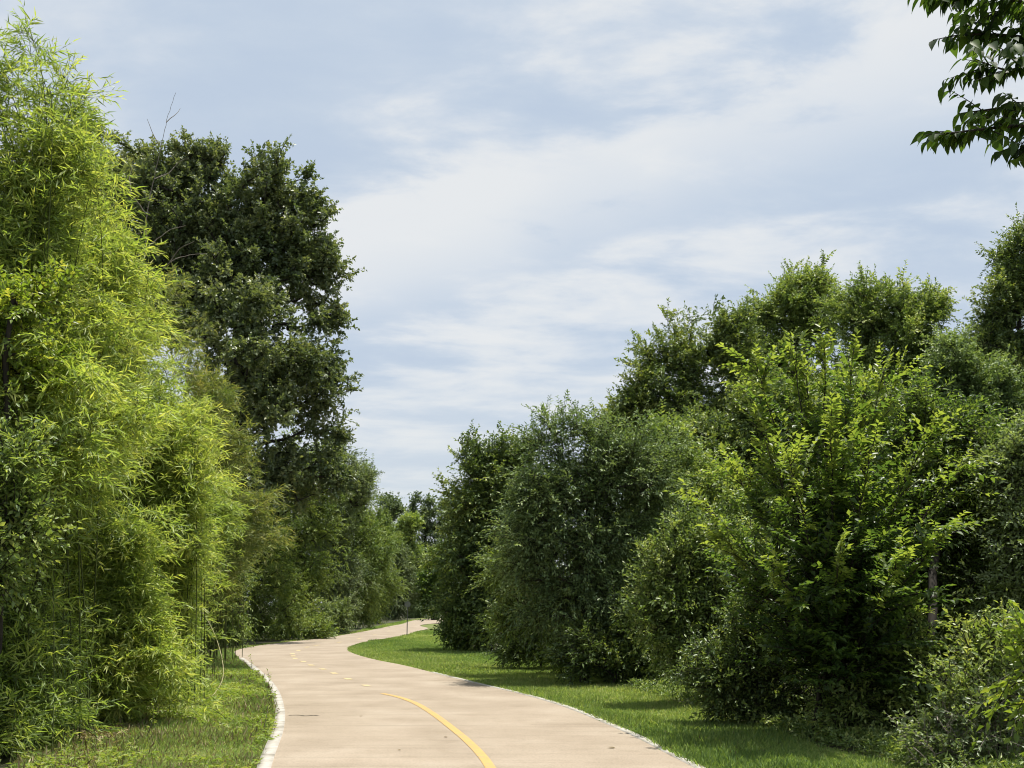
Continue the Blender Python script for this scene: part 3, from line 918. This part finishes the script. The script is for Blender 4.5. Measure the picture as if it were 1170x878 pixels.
beyond = [
    (1290, 30.0, [(1290, 420, 90), (1250, 520, 80), (1330, 520, 90), (1280, 620, 90)], 'dark', 'dark tree of the wood just outside the frame edge'),
    (1430, 24.0, [(1430, 400, 110), (1380, 520, 100), (1480, 540, 110), (1430, 650, 100)], 'mid', 'mid green tree farther along the wood outside the frame'),
    (1420, 40.0, [(1400, 460, 90), (1460, 540, 100), (1350, 560, 90)], 'feather', 'greyish tree deep in the wood outside the frame'),
    (1300, 17.0, [(1300, 640, 90), (1250, 720, 80), (1350, 720, 90), (1300, 560, 70)], 'mid', 'bushy young tree beside the brush outside the frame'),
]
for i, (px, Y, sp, mt, lb) in enumerate(beyond):
    tree('wood_tree', lb, 'tree', ((px - CX) / FPX * Y, Y, 0), Y, sp, 'broad', mt, n_att=420, twigs=8, scale=1.2, r0=0.12, group='trees of the right-hand wood', seed=150 + i, lobes=10)
mid_l = [
    ('leafy_sapling', 'light green sapling with soft pinnate leaves beside the young elm', (1075, 850), 13.5, [(1050, 500, 52), (1090, 540, 60), (1030, 560, 50), (1120, 590, 56), (1060, 630, 60), (1130, 520, 40), (1150, 640, 50), (1085, 690, 44), (1070, 745, 40), (1100, 640, 44)], 'feather', 'elm', 620, 0.9),
    ('leafy_sapling', 'tall thin sapling of shiny leaves at the frame edge behind the brush', (1160, 860), 12.5, [(1160, 560, 40), (1180, 620, 50), (1150, 680, 46), (1190, 520, 46), (1130, 720, 40)], 'shrub', 'pale', 330, 0.9),
    ('dark_thicket_tree', 'shaded thicket tree between feathery tree and olive shrub', (745, 780), 22.0, [(745, 640, 62), (780, 590, 60), (720, 700, 55), (770, 700, 60), (820, 640, 60), (760, 540, 50), (720, 600, 40)], 'broad', 'mid', 560, 1.0),
    ('dark_thicket_tree', 'shaded thicket tree behind the trunks of the young elm', (930, 820), 17.0, [(900, 700, 66), (960, 690, 66), (1010, 720, 60), (860, 720, 55), (1060, 740, 50), (940, 620, 66), (1020, 650, 60)], 'broad', 'dark', 560, 0.85),
    ('dark_thicket_tree', 'shaded thicket tree behind the pale brush', (1110, 800), 18.0, [(1110, 700, 66), (1170, 700, 66), (1080, 640, 60), (1150, 620, 60)], 'broad', 'mid', 420, 0.95),
]
for i, (nm, lb, b, Y, sp, stl, mt, na, sc) in enumerate(mid_l):
    tree(nm, lb, 'tree', b, Y, sp, stl, mt, n_att=na, twigs=7, r0=0.05, scale=sc, light=0.14 if nm == 'leafy_sapling' else 0.0, wild=0.18, seed=90 + i, lobes=9)

shr = [
    ('olive shrub with dry tan seed heads left of the young elm', (800, 803), 16.0, [(790, 680, 50), (770, 640, 40), (800, 620, 40), (755, 710, 36), (820, 700, 46), (790, 740, 46), (750, 670, 26), (835, 650, 36)], 'shrub', 'olive', 420, 0.95),
    ('low pale leaved shrub at the grass edge under the feathery tree', (618, 765), 25.0, [(600, 715, 30), (625, 700, 30), (590, 740, 20), (640, 735, 30), (575, 705, 18)], 'shrub', 'pale', 200, 1.3),
    ('long branched green shrub reaching over the grass before the feathery tree', (640, 772), 22.5, [(610, 670, 38), (650, 685, 44), (570, 655, 22), (690, 700, 44), (590, 700, 28), (660, 740, 36), (720, 720, 40)], 'feather', 'hedge', 380, 0.95),
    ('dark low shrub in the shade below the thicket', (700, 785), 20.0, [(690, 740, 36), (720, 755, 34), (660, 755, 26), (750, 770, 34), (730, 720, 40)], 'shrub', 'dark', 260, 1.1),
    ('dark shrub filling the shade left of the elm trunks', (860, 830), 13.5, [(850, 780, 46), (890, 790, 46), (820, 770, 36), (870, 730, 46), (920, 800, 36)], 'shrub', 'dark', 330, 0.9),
    ('dull green shrub in shade right of the elm trunks', (1010, 850), 12.2, [(1000, 790, 46), (1040, 780, 46), (975, 810, 36), (1060, 800, 34), (1030, 730, 36)], 'shrub', 'mid', 300, 0.85),
    ('small lime green shrub at the foot of the black green tree', (525, 741), 35.0, [(520, 722, 12), (530, 732, 10), (540, 725, 10)], 'shrub', 'elm', 50, 1.6),
]
for i, (lb, b, Y, sp, stl, mt, na, sc) in enumerate(shr):
    tree('shrub', lb, 'shrub', b, Y, sp, stl, mt, n_att=na, twigs=7, r0=0.03, scale=sc, group='shrubs along the wood edge', wild=0.2, lobe_r=0.36, seed=110 + i, lobes=9, trunk_frac=0.25, low=0.05)

# young elm: several stems fanning up into long two-ranked shoots
def elm(label, base_px, Y, shoots, seed, n_side=24):
    rng = np.random.default_rng(seed)
    base = gp(*base_px)
    root = empty('elm_sapling', base, label, 'tree')
    wood, lf = Geo(), Geo()
    O, T, LL, B = [], [], [], []
    for (px, py, dy, side) in shoots:
        tip = pt(px, py, Y + dy)
        h = tip[2]
        ctrl = base * (0.75, 0.75, 1) + tip * (0.25, 0.25, 0) + np.array((0, 0, h * 0.55))
        t = np.linspace(0, 1, 18)[:, None]
        b0 = base + rng.normal(size=3) * (0.12, 0.12, 0)
        P = (1 - t) ** 2 * b0 + 2 * t * (1 - t) * ctrl + t ** 2 * tip
        P[1:-1] += rng.normal(size=(16, 3)) * 0.012
        wood.curve(P, np.linspace(0.026, 0.003, 18), 6)
        ns = int(n_side * (0.5 + 0.5 * h / 4))
        q = np.sort(rng.uniform(0.16, 0.97, ns))[:, None]
        S = (1 - q) ** 2 * b0 + 2 * q * (1 - q) * ctrl + q ** 2 * tip
        G = unit(2 * (1 - q) * (ctrl - b0) + 2 * q * (tip - ctrl))
        d = rand_dirs(ns, rng) * (1, 1, 0.35)
        d = unit(d - G * (d * G).sum(1, keepdims=True))
        # steep side branches, longest low down; each carries two-ranked sprays
        bl = (1.0 - q[:, 0]) ** 1.1 * 1.15 * side + 0.16
        for j in range(ns):
            hi = q[j, 0]
            dirn = unit((G[j] * (0.7 + 0.9 * hi) + d[j])[None])[0]
            e = S[j] + dirn * bl[j]
            wood.tubes(S[j][None], e[None], 0.006, 0.003, 4)
            m = max(2, int(bl[j] / 0.14))
            u = rng.uniform(0.05, 0.9, m)[:, None]
            O.append(S[j] + dirn * bl[j] * u)
            T.append(dirn * 1.0 + rng.normal(size=(m, 3)) * (0.42, 0.42, 0.22))
            LL.append(rng.uniform(0.26, 0.46, m))
            B.append(np.full(m, -0.26 + 0.52 * hi ** 3))  # tint painted darker low for the shaded base, lighter high for glowing tops
        # leading shoot: two-ranked new leaves, tint also paled for sunlit glow
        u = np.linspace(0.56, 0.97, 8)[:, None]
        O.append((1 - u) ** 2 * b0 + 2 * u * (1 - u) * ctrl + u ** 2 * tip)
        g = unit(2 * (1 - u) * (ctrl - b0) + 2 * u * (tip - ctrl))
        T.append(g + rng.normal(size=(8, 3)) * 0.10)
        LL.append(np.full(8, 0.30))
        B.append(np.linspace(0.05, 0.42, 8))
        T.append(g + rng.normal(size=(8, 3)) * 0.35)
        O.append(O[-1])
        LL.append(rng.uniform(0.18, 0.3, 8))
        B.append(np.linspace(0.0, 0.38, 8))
    O, T, LL, B = map(np.concatenate, (O, T, LL, B))
    st = {a: b for a, b in STYLES['elm'].items() if a not in ('leafL', 'leafW', 'k', 'tl')}
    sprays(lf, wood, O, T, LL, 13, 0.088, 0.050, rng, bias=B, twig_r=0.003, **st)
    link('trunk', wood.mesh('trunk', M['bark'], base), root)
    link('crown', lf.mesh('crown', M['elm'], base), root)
    return root
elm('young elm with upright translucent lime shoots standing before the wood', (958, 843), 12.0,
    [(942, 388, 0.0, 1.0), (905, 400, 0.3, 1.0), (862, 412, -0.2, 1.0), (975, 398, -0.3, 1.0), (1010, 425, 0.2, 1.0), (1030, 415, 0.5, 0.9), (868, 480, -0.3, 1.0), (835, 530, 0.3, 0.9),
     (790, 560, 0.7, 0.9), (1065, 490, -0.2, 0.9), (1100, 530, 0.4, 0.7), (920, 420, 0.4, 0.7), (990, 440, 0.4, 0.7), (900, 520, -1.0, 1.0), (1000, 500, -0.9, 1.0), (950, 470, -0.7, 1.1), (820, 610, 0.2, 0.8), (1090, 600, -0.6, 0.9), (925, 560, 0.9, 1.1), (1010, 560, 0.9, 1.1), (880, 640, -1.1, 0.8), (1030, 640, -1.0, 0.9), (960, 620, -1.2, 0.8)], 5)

# pale brush and saplings in the near right corner
tree('brush_shrub', 'tangle of pale leaved brush and dry stems in the near corner', 'shrub', (1110, 895), 10.0,
     [(1090, 840, 40), (1130, 850, 44), (1160, 820, 36), (1070, 860, 30), (1150, 870, 40), (1110, 800, 26)], 'shrub', 'pale', n_att=150, twigs=5, r0=0.02, scale=0.75, wild=0.35, seed=130, trunk_frac=0.2, low=0.03, bark='dead_wood')
tree('brush_shrub', 'leafless grey dry stems tangled through the pale brush', 'shrub', (1095, 890), 9.9,
     [(1080, 840, 36), (1120, 850, 40), (1150, 840, 40), (1050, 860, 26), (1160, 800, 30)], 'shrub', 'pale', n_att=150, r0=0.012, seed=133, trunk_frac=0.15, low=0.03, bark='dead_wood', bare=True, seg=0.4)
tree('brush_shrub', 'upright leafy sapling rising out of the pale brush', 'shrub', (1140, 880), 10.2,
     [(1120, 740, 30), (1130, 780, 34), (1100, 790, 26), (1150, 740, 28), (1145, 800, 36)], 'shrub', 'mid', n_att=80, twigs=5, r0=0.015, scale=0.9, wild=0.35, seed=131, light=0.15, trunk_frac=0.3)
tree('brush_shrub', 'shiny leaved shoot poking in at the frame edge', 'shrub', (1225, 930), 8.0,
     [(1180, 735, 22), (1200, 760, 26), (1210, 800, 30)], 'broad', 'lime', n_att=26, twigs=5, r0=0.015, scale=0.8, seed=132, trunk_frac=0.5)

# overhanging hackberry: trunk stands outside the view, one limb reaches in above
def leaf_big(geo, P, D, N, L, W, tint, rng, curl=0.22):
    """larger modelled leaf: asymmetric ovate blade with drip tip, folded on the midrib"""
    n = len(P)
    D = unit(D)
    S = unit(np.cross(N, D))
    N = np.cross(D, S)
    prof = [(0.0, 0.0), (0.10, 0.30), (0.28, 0.50), (0.50, 0.44), (0.72, 0.25), (0.88, 0.08), (1.0, 0.0)]
    V = []
    for (t, w) in prof:
        c = P + D * (L * t)[:, None] - N * (L * curl * t * t)[:, None]
        e = (W * w)[:, None]
        V += [c + S * e + N * e * 0.35, c, c - S * e + N * e * 0.35]
    v = np.stack(V, 1).reshape(-1, 3)
    f = []
    for i in range(len(prof) - 1):
        a, b = i * 3, i * 3 + 3
        f += [(a, a + 1, b + 1, b), (a + 1, a + 2, b + 2, b + 1)]
    k_ = (np.arange(n) * len(V))[:, None, None]
    geo.add(v, f4=(k_ + np.array(f)[None]).reshape(-1, 4), tint=np.repeat(tint, len(V)))
def hackberry():
    rng = np.random.default_rng(77)
    base = np.array((4.6, 5.6, 0.0))
    root = empty('hackberry_tree', base, 'leafy hackberry limb hanging in overhead from a trunk outside the view', 'tree')
    wood, lf = Geo(), Geo()
    t = np.linspace(0, 1, 20)[:, None]
    top = base + (0.4, 0.3, 6.4)
    wood.curve(base + (top - base) * t + np.sin(t * 5) * (0.08, 0.05, 0), np.linspace(0.16, 0.05, 20), 9)
    Y = 5.2
    limbs = [
        [(1330, 10), (1240, 10), (1185, 5), (1130, -5), (1085, -2), (1040, -4)],
        [(1330, 60), (1250, 50), (1190, 45), (1140, 40), (1100, 40), (1066, 46)],
        [(1330, 130), (1250, 140), (1200, 142), (1150, 145), (1105, 150), (1063, 156)],
        [(1320, 90), (1260, 100), (1210, 110), (1170, 118), (1140, 124), (1095, 130)],
        [(1330, -40), (1260, -40), (1200, -35), (1150, -30), (1110, -20), (1090, 5)],
        [(1320, 30), (1260, 60), (1215, 70), (1180, 72), (1150, 80), (1110, 66)],
        [(1340, 160), (1290, 165), (1240, 160), (1200, 155), (1175, 165), (1158, 180)],
        [(1310, 0), (1270, 20), (1230, 30), (1190, 20), (1150, 12), (1120, 22)],
    ]
    for li, pxs in enumerate(limbs):
        P = smooth_line([pt(x, y, Y + 0.25 * math.sin(li * 2.1) + 0.02 * i) for i, (x, y) in enumerate(pxs)], 0.03)
        start = base + (0.25, 0.2, min(P[0, 2] - 0.5, 5.9))
        J = np.stack([start * (1 - u) + P[0] * u + np.array((0, 0, 0.12 * math.sin(u * math.pi))) for u in np.linspace(0, 1, 10)])
        P = np.concatenate((J[:-1], P))
        wood.curve(P, np.linspace(0.028, 0.002, len(P)), 6)
        # side twigs
        tw = [P]
        for q in range(24):
            i = rng.integers(int(len(P) * 0.3), int(len(P) * 0.93))
            d = unit(np.gradient(P, axis=0)[i][None])[0]
            dr = unit((d * 0.8 + rng.normal(size=3) * (0.5, 0.6, 0.25))[None])[0]
            l = rng.uniform(0.12, 0.34) * (1.2 - 0.5 * i / len(P))
            u = np.linspace(0, 1, 9)[:, None]
            Q = P[i] + dr * l * u + np.array((0, 0, -0.10 * l)) * u ** 2
            wood.curve(Q, np.linspace(0.004, 0.0015, 9), 4)
            tw.append(Q)
        for Q in tw:
            s = np.concatenate(([0], np.cumsum(np.linalg.norm(np.diff(Q, axis=0), axis=1))))
            lo = 0 if len(Q) == 9 else s[-1] * 0.35
            kk = np.arange(lo, s[-1], 0.024)
            p = np.stack([np.interp(kk, s, Q[:, j]) for j in range(3)], 1)
            g = unit(np.stack([np.interp(kk, s, np.gradient(Q[:, j])) for j in range(3)], 1))
            sd = unit(np.cross(g, (0, 0, 1.0)))
            sg = np.where(np.arange(len(kk)) % 2 == 0, 1.0, -1.0)[:, None]
            D = g * 0.55 + sd * sg * 0.55 + rng.normal(size=p.shape) * 0.16
            D[:, 2] -= rng.uniform(0.35, 0.95, len(kk))
            N = np.array((0, 0, 1.0)) + g * 0.6 + rng.normal(size=p.shape) * 0.35
            L = rng.uniform(0.055, 0.105, len(kk))
            leaf_big(lf, p, D, N, L, L * 0.52, rng.uniform(0.1, 0.9, len(kk)), rng)
    # the rest of its crown, out of view
    link('trunk', wood.mesh('trunk', M['bark'], base, smooth=True), root)
    link('crown', lf.mesh('crown', M['hackberry'], base), root)
hackberry()

# ------------------------------------------------------------------ grass and ground cover
def grass(name, poly, n, y0, y1, hgt, seed, mat, wid=0.006, far_scale=0.045, dens_pow=1.4):
    rng = np.random.default_rng(seed)
    lo, hi = poly.min(0), poly.max(0)
    pts, got = [], 0
    while got < n:
        c = np.stack((rng.uniform(lo[0], hi[0], 400000), y0 * (y1 / y0) ** rng.uniform(0, 1, 400000)), 1)
        keep = inside(c, poly) & (rng.uniform(0, 1, len(c)) < (y0 / c[:, 1]) ** (dens_pow - 1))
        c = c[keep]
        pts.append(c)
        got += len(c)
        if len(pts) > 40:
            break
    c = np.concatenate(pts)[:n]
    m = len(c)
    sc = 1 + far_scale * (c[:, 1] - y0)
    tuft = 1 + 0.9 * np.maximum(0, np.sin(c[:, 0] * 5.3 + 1.7 * np.sin(c[:, 1] * 2.9)) * np.sin(c[:, 1] * 4.1 + np.sin(c[:, 0] * 3.3)) - 0.55)
    patch = tuft * (0.75 + 0.35 * np.sin(c[:, 0] * 2.1 + np.sin(c[:, 1] * 1.3) * 1.5) * np.sin(c[:, 1] * 0.9 + 0.7))
    L = hgt * rng.uniform(0.45, 1.35, m) * patch
    D = np.stack((rng.normal(size=m) * 0.75, rng.normal(size=m) * 0.75, np.ones(m)), 1)
    N = rand_dirs(m, rng) * (1, 1, 0.2)
    g = Geo()
    tint = rng.uniform(0.05, 0.75, m) + 0.15 * np.sin(c[:, 0] * 0.8 + c[:, 1] * 0.35)
    g.leaves(np.concatenate((c, np.full((m, 1), 0.004)), 1), D, N, L, wid * sc * rng.uniform(0.7, 1.3, m), tint, droop=0.35, fold=0.3, wide=0.35)
    o = link(name, g.mesh(name, M[mat]))
    o['kind'] = 'stuff'
    return o
lo_l = strip(sl, -0.01, -0.0)[0]
lpoly_g = np.concatenate((lo_l[(lo_l[:, 1] > 8) & (lo_l[:, 1] < 104)], lw[::-1]))
lo_r = strip(sr, 0.012, 0.0)[0]
rpoly_g = np.concatenate((lo_r[(lo_r[:, 1] > 8) & (lo_r[:, 1] < 82)], rw[::-1]))
o = grass('verge_grass', rpoly_g, 210000, 8.6, 60, 0.085, 201, 'grass')
o['label'] = 'mown green grass on the verge between path and wood'
o = grass('verge_grass', lpoly_g, 120000, 8.6, 100, 0.075, 202, 'grass')
o['label'] = 'rough green grass between bamboo and pale kerb'
o = grass('verge_straw', lpoly_g, 15000, 8.6, 60, 0.105, 203, 'straw')
o['label'] = 'dry tan blades among the rough grass by the bamboo'
o = grass('verge_straw', rpoly_g, 9000, 8.6, 60, 0.07, 204, 'straw')
o['label'] = 'dry tan blades among the mown grass below the wood'
# broad weeds among the left grass
rng = np.random.default_rng(205)
def scatter(poly, n, y0, y1, rng):
    lo, hi = poly.min(0), poly.max(0)
    out = []
    while sum(map(len, out)) < n:
        c = np.stack((rng.uniform(lo[0], hi[0], 40000), rng.uniform(y0, y1, 40000)), 1)
        out.append(c[inside(c, poly)])
    return np.concatenate(out)[:n]
c = scatter(lpoly_g, 2600, 8.6, 24, rng)
c = c[np.sin(c[:, 0] * 2.3 + 1.1 * np.sin(c[:, 1] * 1.1)) + np.sin(c[:, 1] * 1.7 + c[:, 0]) + rng.normal(size=len(c)) * 0.6 > 0.3]
g = Geo()
kk = 9
P = np.repeat(np.concatenate((c, np.full((len(c), 1), 0.01)), 1), kk, 0)
P = P + rng.normal(size=P.shape) * (0.025, 0.025, 0) + np.array((0, 0, 1)) * rng.uniform(0, 0.07, (len(P), 1))
D = rand_dirs(len(P), rng) * (1, 1, 0.4) + np.array((0, 0, 0.35))
g.leaves(P, D, np.array((0, 0, 1.0)) + rng.normal(size=P.shape) * 0.3, rng.uniform(0.035, 0.085, len(P)), rng.uniform(0.010, 0.028, len(P)), np.repeat(rng.uniform(0.1, 0.5, len(c)), kk) + rng.uniform(0, 0.4, len(P)), droop=0.25)
o = link('verge_weeds', g.mesh('verge_weeds', M['weed']))
o['kind'] = 'stuff'
o['label'] = 'broad leaved weeds mixed into the grass by the kerb'
# dry bamboo litter at the foot of the thicket
lit = np.array([gp(*p)[:2] for p in [(20, 878), (60, 850), (110, 825), (160, 805), (200, 785), (215, 795), (190, 815), (150, 838), (120, 862), (100, 890)]])
c = scatter(lit, 5200, 9.0, 21, rng)
P = np.concatenate((c, rng.uniform(0.008, 0.05, (len(c), 1))), 1)
g = Geo()
D = rand_dirs(len(P), rng) * (1, 1, 0.25)
g.leaves(P, D, np.array((0, 0, 1.0)) + rng.normal(size=P.shape) * 0.4, rng.uniform(0.06, 0.15, len(P)), rng.uniform(0.010, 0.022, len(P)), rng.uniform(0.0, 1.0, len(P)))
o = link('leaf_litter', g.mesh('leaf_litter', M['straw']))
o['kind'] = 'stuff'
o['label'] = 'dry tan bamboo leaves littering the ground under the thicket'
# undergrowth along the wood's foot on the right
under = np.concatenate((rw[:9], [r + (0.9, 0.8) for r in rw[:9][::-1]]))
c = scatter(under, 5200, 8.0, 32, rng)
P = np.repeat(np.concatenate((c, np.zeros((len(c), 1))), 1), 7, 0)
P = P + np.array((0, 0, 1)) * rng.uniform(0.0, 0.22, (len(P), 1)) ** 1.2 + rng.normal(size=P.shape) * (0.06, 0.06, 0)
D = rand_dirs(len(P), rng) * (1, 1, 0.6) + np.array((0, 0, 0.5))
g = Geo()
g.leaves(P, D, rand_dirs(len(P), rng) + np.array((0, 0, 0.6)), rng.uniform(0.03, 0.09, len(P)), rng.uniform(0.008, 0.026, len(P)), np.repeat(rng.uniform(-0.1, 0.5, len(c)), 7) + rng.uniform(0.0, 0.4, len(P)), droop=0.25)
o = link('undergrowth', g.mesh('undergrowth', M['olive']))
o['kind'] = 'stuff'
o['label'] = 'tall dull green undergrowth along the foot of the wood'

# ------------------------------------------------------------------ small things
# sign on a thin post where the path bends away
def sign():
    base = gp(465, 727.5)
    Y = base[1]
    root = empty('trail_sign', base, 'small round topped grey sign on a thin post by the path bend', 'sign')
    post = Geo()
    u = Y / FPX
    H = 36 * u
    r = 0.022
    post.curve(np.array([(0, 0, -0.05), (0, 0, H * 0.5), (0, 0, H)]), r, 8)
    m1 = noise_mat('sign_post_metal', [(0.3, (0.06, 0.065, 0.06)), (0.7, (0.11, 0.115, 0.11))], 6, rough=0.55)
    m2 = noise_mat('sign_plate_metal', [(0.3, (0.11, 0.125, 0.115)), (0.7, (0.17, 0.185, 0.175))], 6, rough=0.45)
    m3 = noise_mat('sign_rim_metal', [(0.3, (0.09, 0.10, 0.10)), (0.7, (0.14, 0.15, 0.15))], 6, rough=0.5)
    link('post', post.mesh('post', m1, smooth=True), root)
    R = 3.5 * u
    n = 28
    a = np.linspace(0, 2 * math.pi, n, endpoint=False)
    ring = np.stack((np.cos(a) * R, np.zeros(n), np.sin(a) * R + H - R * 0.3), 1)
    for nm, mt, k, y0, y1 in (('plate', m2, 0.92, -0.045, -0.030), ('rim', m3, 1.0, -0.030, -0.024)):
        c = np.array((0, 0, H - R * 0.3))
        rr = c + (ring - c) * k
        f, b = rr + (0, y0, 0), rr + (0, y1, 0)
        me = bpy.data.meshes.new(nm)
        i = list(range(n))
        faces = [i[::-1], [x + n for x in i]] + [[x, (x + 1) % n, (x + 1) % n + n, x + n] for x in i]
        me.from_pydata([tuple(x) for x in np.concatenate((f, b))], [], faces)
        me.materials.append(mt)
        link(nm, me, root)
sign()
# one long dead cane bent over from the bamboo into the grass
Yc = 17.5
cane_px = [(222, 686, 18.6), (233, 702, 18.2), (244, 722, 17.8), (251, 742, 17.3), (255, 762, 16.8), (254, 777, 16.5), (247, 790, 16.3), (240, 797, 16.2)]
P = [pt(*p) for p in cane_px]
P += [gp(231, 803) + (0, 0, 0.05), gp(215, 808) + (0, 0, 0.03), gp(194, 816) + (0, 0, 0.03)]
P = smooth_line(P, 0.06)
g = Geo()
g.curve(P, np.linspace(0.004, 0.009, len(P)), 6)
tag(link('bent_cane', g.mesh('bent_cane', M['dry_cane'], smooth=True)), 'long pale dead cane bent over from the bamboo into the grass', 'cane')
def stick(label, pxs, r, mat='dead_wood', z=0.02, name='stick'):
    P = smooth_line([gp(*p[:2]) + (0, 0, z + (p[2] if len(p) > 2 else 0)) for p in pxs], 0.05)
    g = Geo()
    g.curve(P, np.linspace(r, r * 0.5, len(P)), 6)
    tag(link(name, g.mesh(name, M[mat], smooth=True)), label, 'stick', 'fallen sticks at the grass edges')
stick('pale stick lying across the litter under the bamboo', [(55, 866), (90, 862), (125, 868), (150, 871)], 0.014)
stick('crooked bare stick leaning out of the shade under the elm', [(930, 846, 0.0), (950, 838, 0.16), (962, 836, 0.22), (968, 848, 0.12), (958, 838, 0.5), (950, 832, 0.72)], 0.010)
stick('thin dark stick lying in the grass beside the bent cane', [(160, 822), (185, 818, 0.04), (215, 824, 0.03), (235, 826)], 0.009)
# weed stalks at the kerb
def stalk(label, base_px, H, n, seed):
    rng = np.random.default_rng(seed)
    b = gp(*base_px)
    root = empty('weed_stalk', b, label, 'weed', 'weed stalks standing along the kerb')
    w, l = Geo(), Geo()
    tp = np.array((rng.normal() * 0.06, rng.normal() * 0.06, H))
    t = np.linspace(0, 1, 8)[:, None]
    w.curve(tp * t + np.array((0.04, 0, 0)) * np.sin(t * 3), np.linspace(0.006, 0.002, 8), 5)
    q = rng.uniform(0.15, 1, n)[:, None]
    P = tp * q + np.array((0.04, 0, 0)) * np.sin(q * 3)
    l.leaves(P, rand_dirs(n, rng) * (1, 1, 0.5) + (0, 0, 0.3), rand_dirs(n, rng) * 0.4 + (0, 0, 1), 0.06, 0.018, rng.uniform(0.2, 0.9, n))
    link('stem', w.mesh('stem', M['dead_wood']), root)
    link('foliage', l.mesh('foliage', M['weed']), root)
stalk('tallest brown weed stalk just inside the kerb', (299, 838), 0.48, 26, 1)
stalk('reddish weed stalk at the kerb where the path narrows', (304, 790), 0.34, 18, 2)
stalk('thin weed stalk in the grass near the litter', (164, 848), 0.40, 20, 3)
stalk('short weed stalk at the kerb below the bend', (286, 768), 0.36, 16, 4)
# fallen leaves and twigs on the path
def path_leaf(label, px, L, mat='straw'):
    rng = np.random.default_rng(int(px[0]))
    p = gp(*px)
    g = Geo()
    a = rng.uniform(0, 6.28)
    leaf_big(g, np.zeros((1, 3)), np.array([(math.cos(a), math.sin(a), 0.0)]), np.array([(0.1, 0, 1.0)]), np.array([L]), np.array([L * 0.5]), np.array([0.3]), rng, curl=-0.06)
    me = g.mesh('fallen_leaf', M[mat])
    tag(link('fallen_leaf', me, None, (p[0], p[1], 0.036)), label, 'leaf', 'fallen leaves on the path')
path_leaf('curled brown leaf lying beside the solid yellow line', (508, 846), 0.06)
path_leaf('dry leaf on the path near its grassy edge', (703, 859), 0.09)
path_leaf('small dry leaf on the path by the dashes', (411, 822), 0.05)
path_leaf('dry leaf alone in the middle of the wide near path', (458, 861), 0.045)
# dark crack across the near slab
g = Geo()
crk = smooth_line([gp(x, y) for x, y in ((330, 820.5), (340, 820), (349, 821.2), (357, 820.4), (364, 820.6))], 0.03)
crk = crk + np.stack((np.zeros(len(crk)), RNG.normal(size=len(crk)) * 0.02, np.zeros(len(crk))), 1)
a, b = strip(crk[:, :2], -0.022, 0.022)
mcrk = noise_mat('crack_dirt', [(0.4, (0.06, 0.05, 0.035)), (0.6, (0.14, 0.115, 0.085))], 20)
link('crack', sheet('crack', a, b, 0.033, mcrk), path)
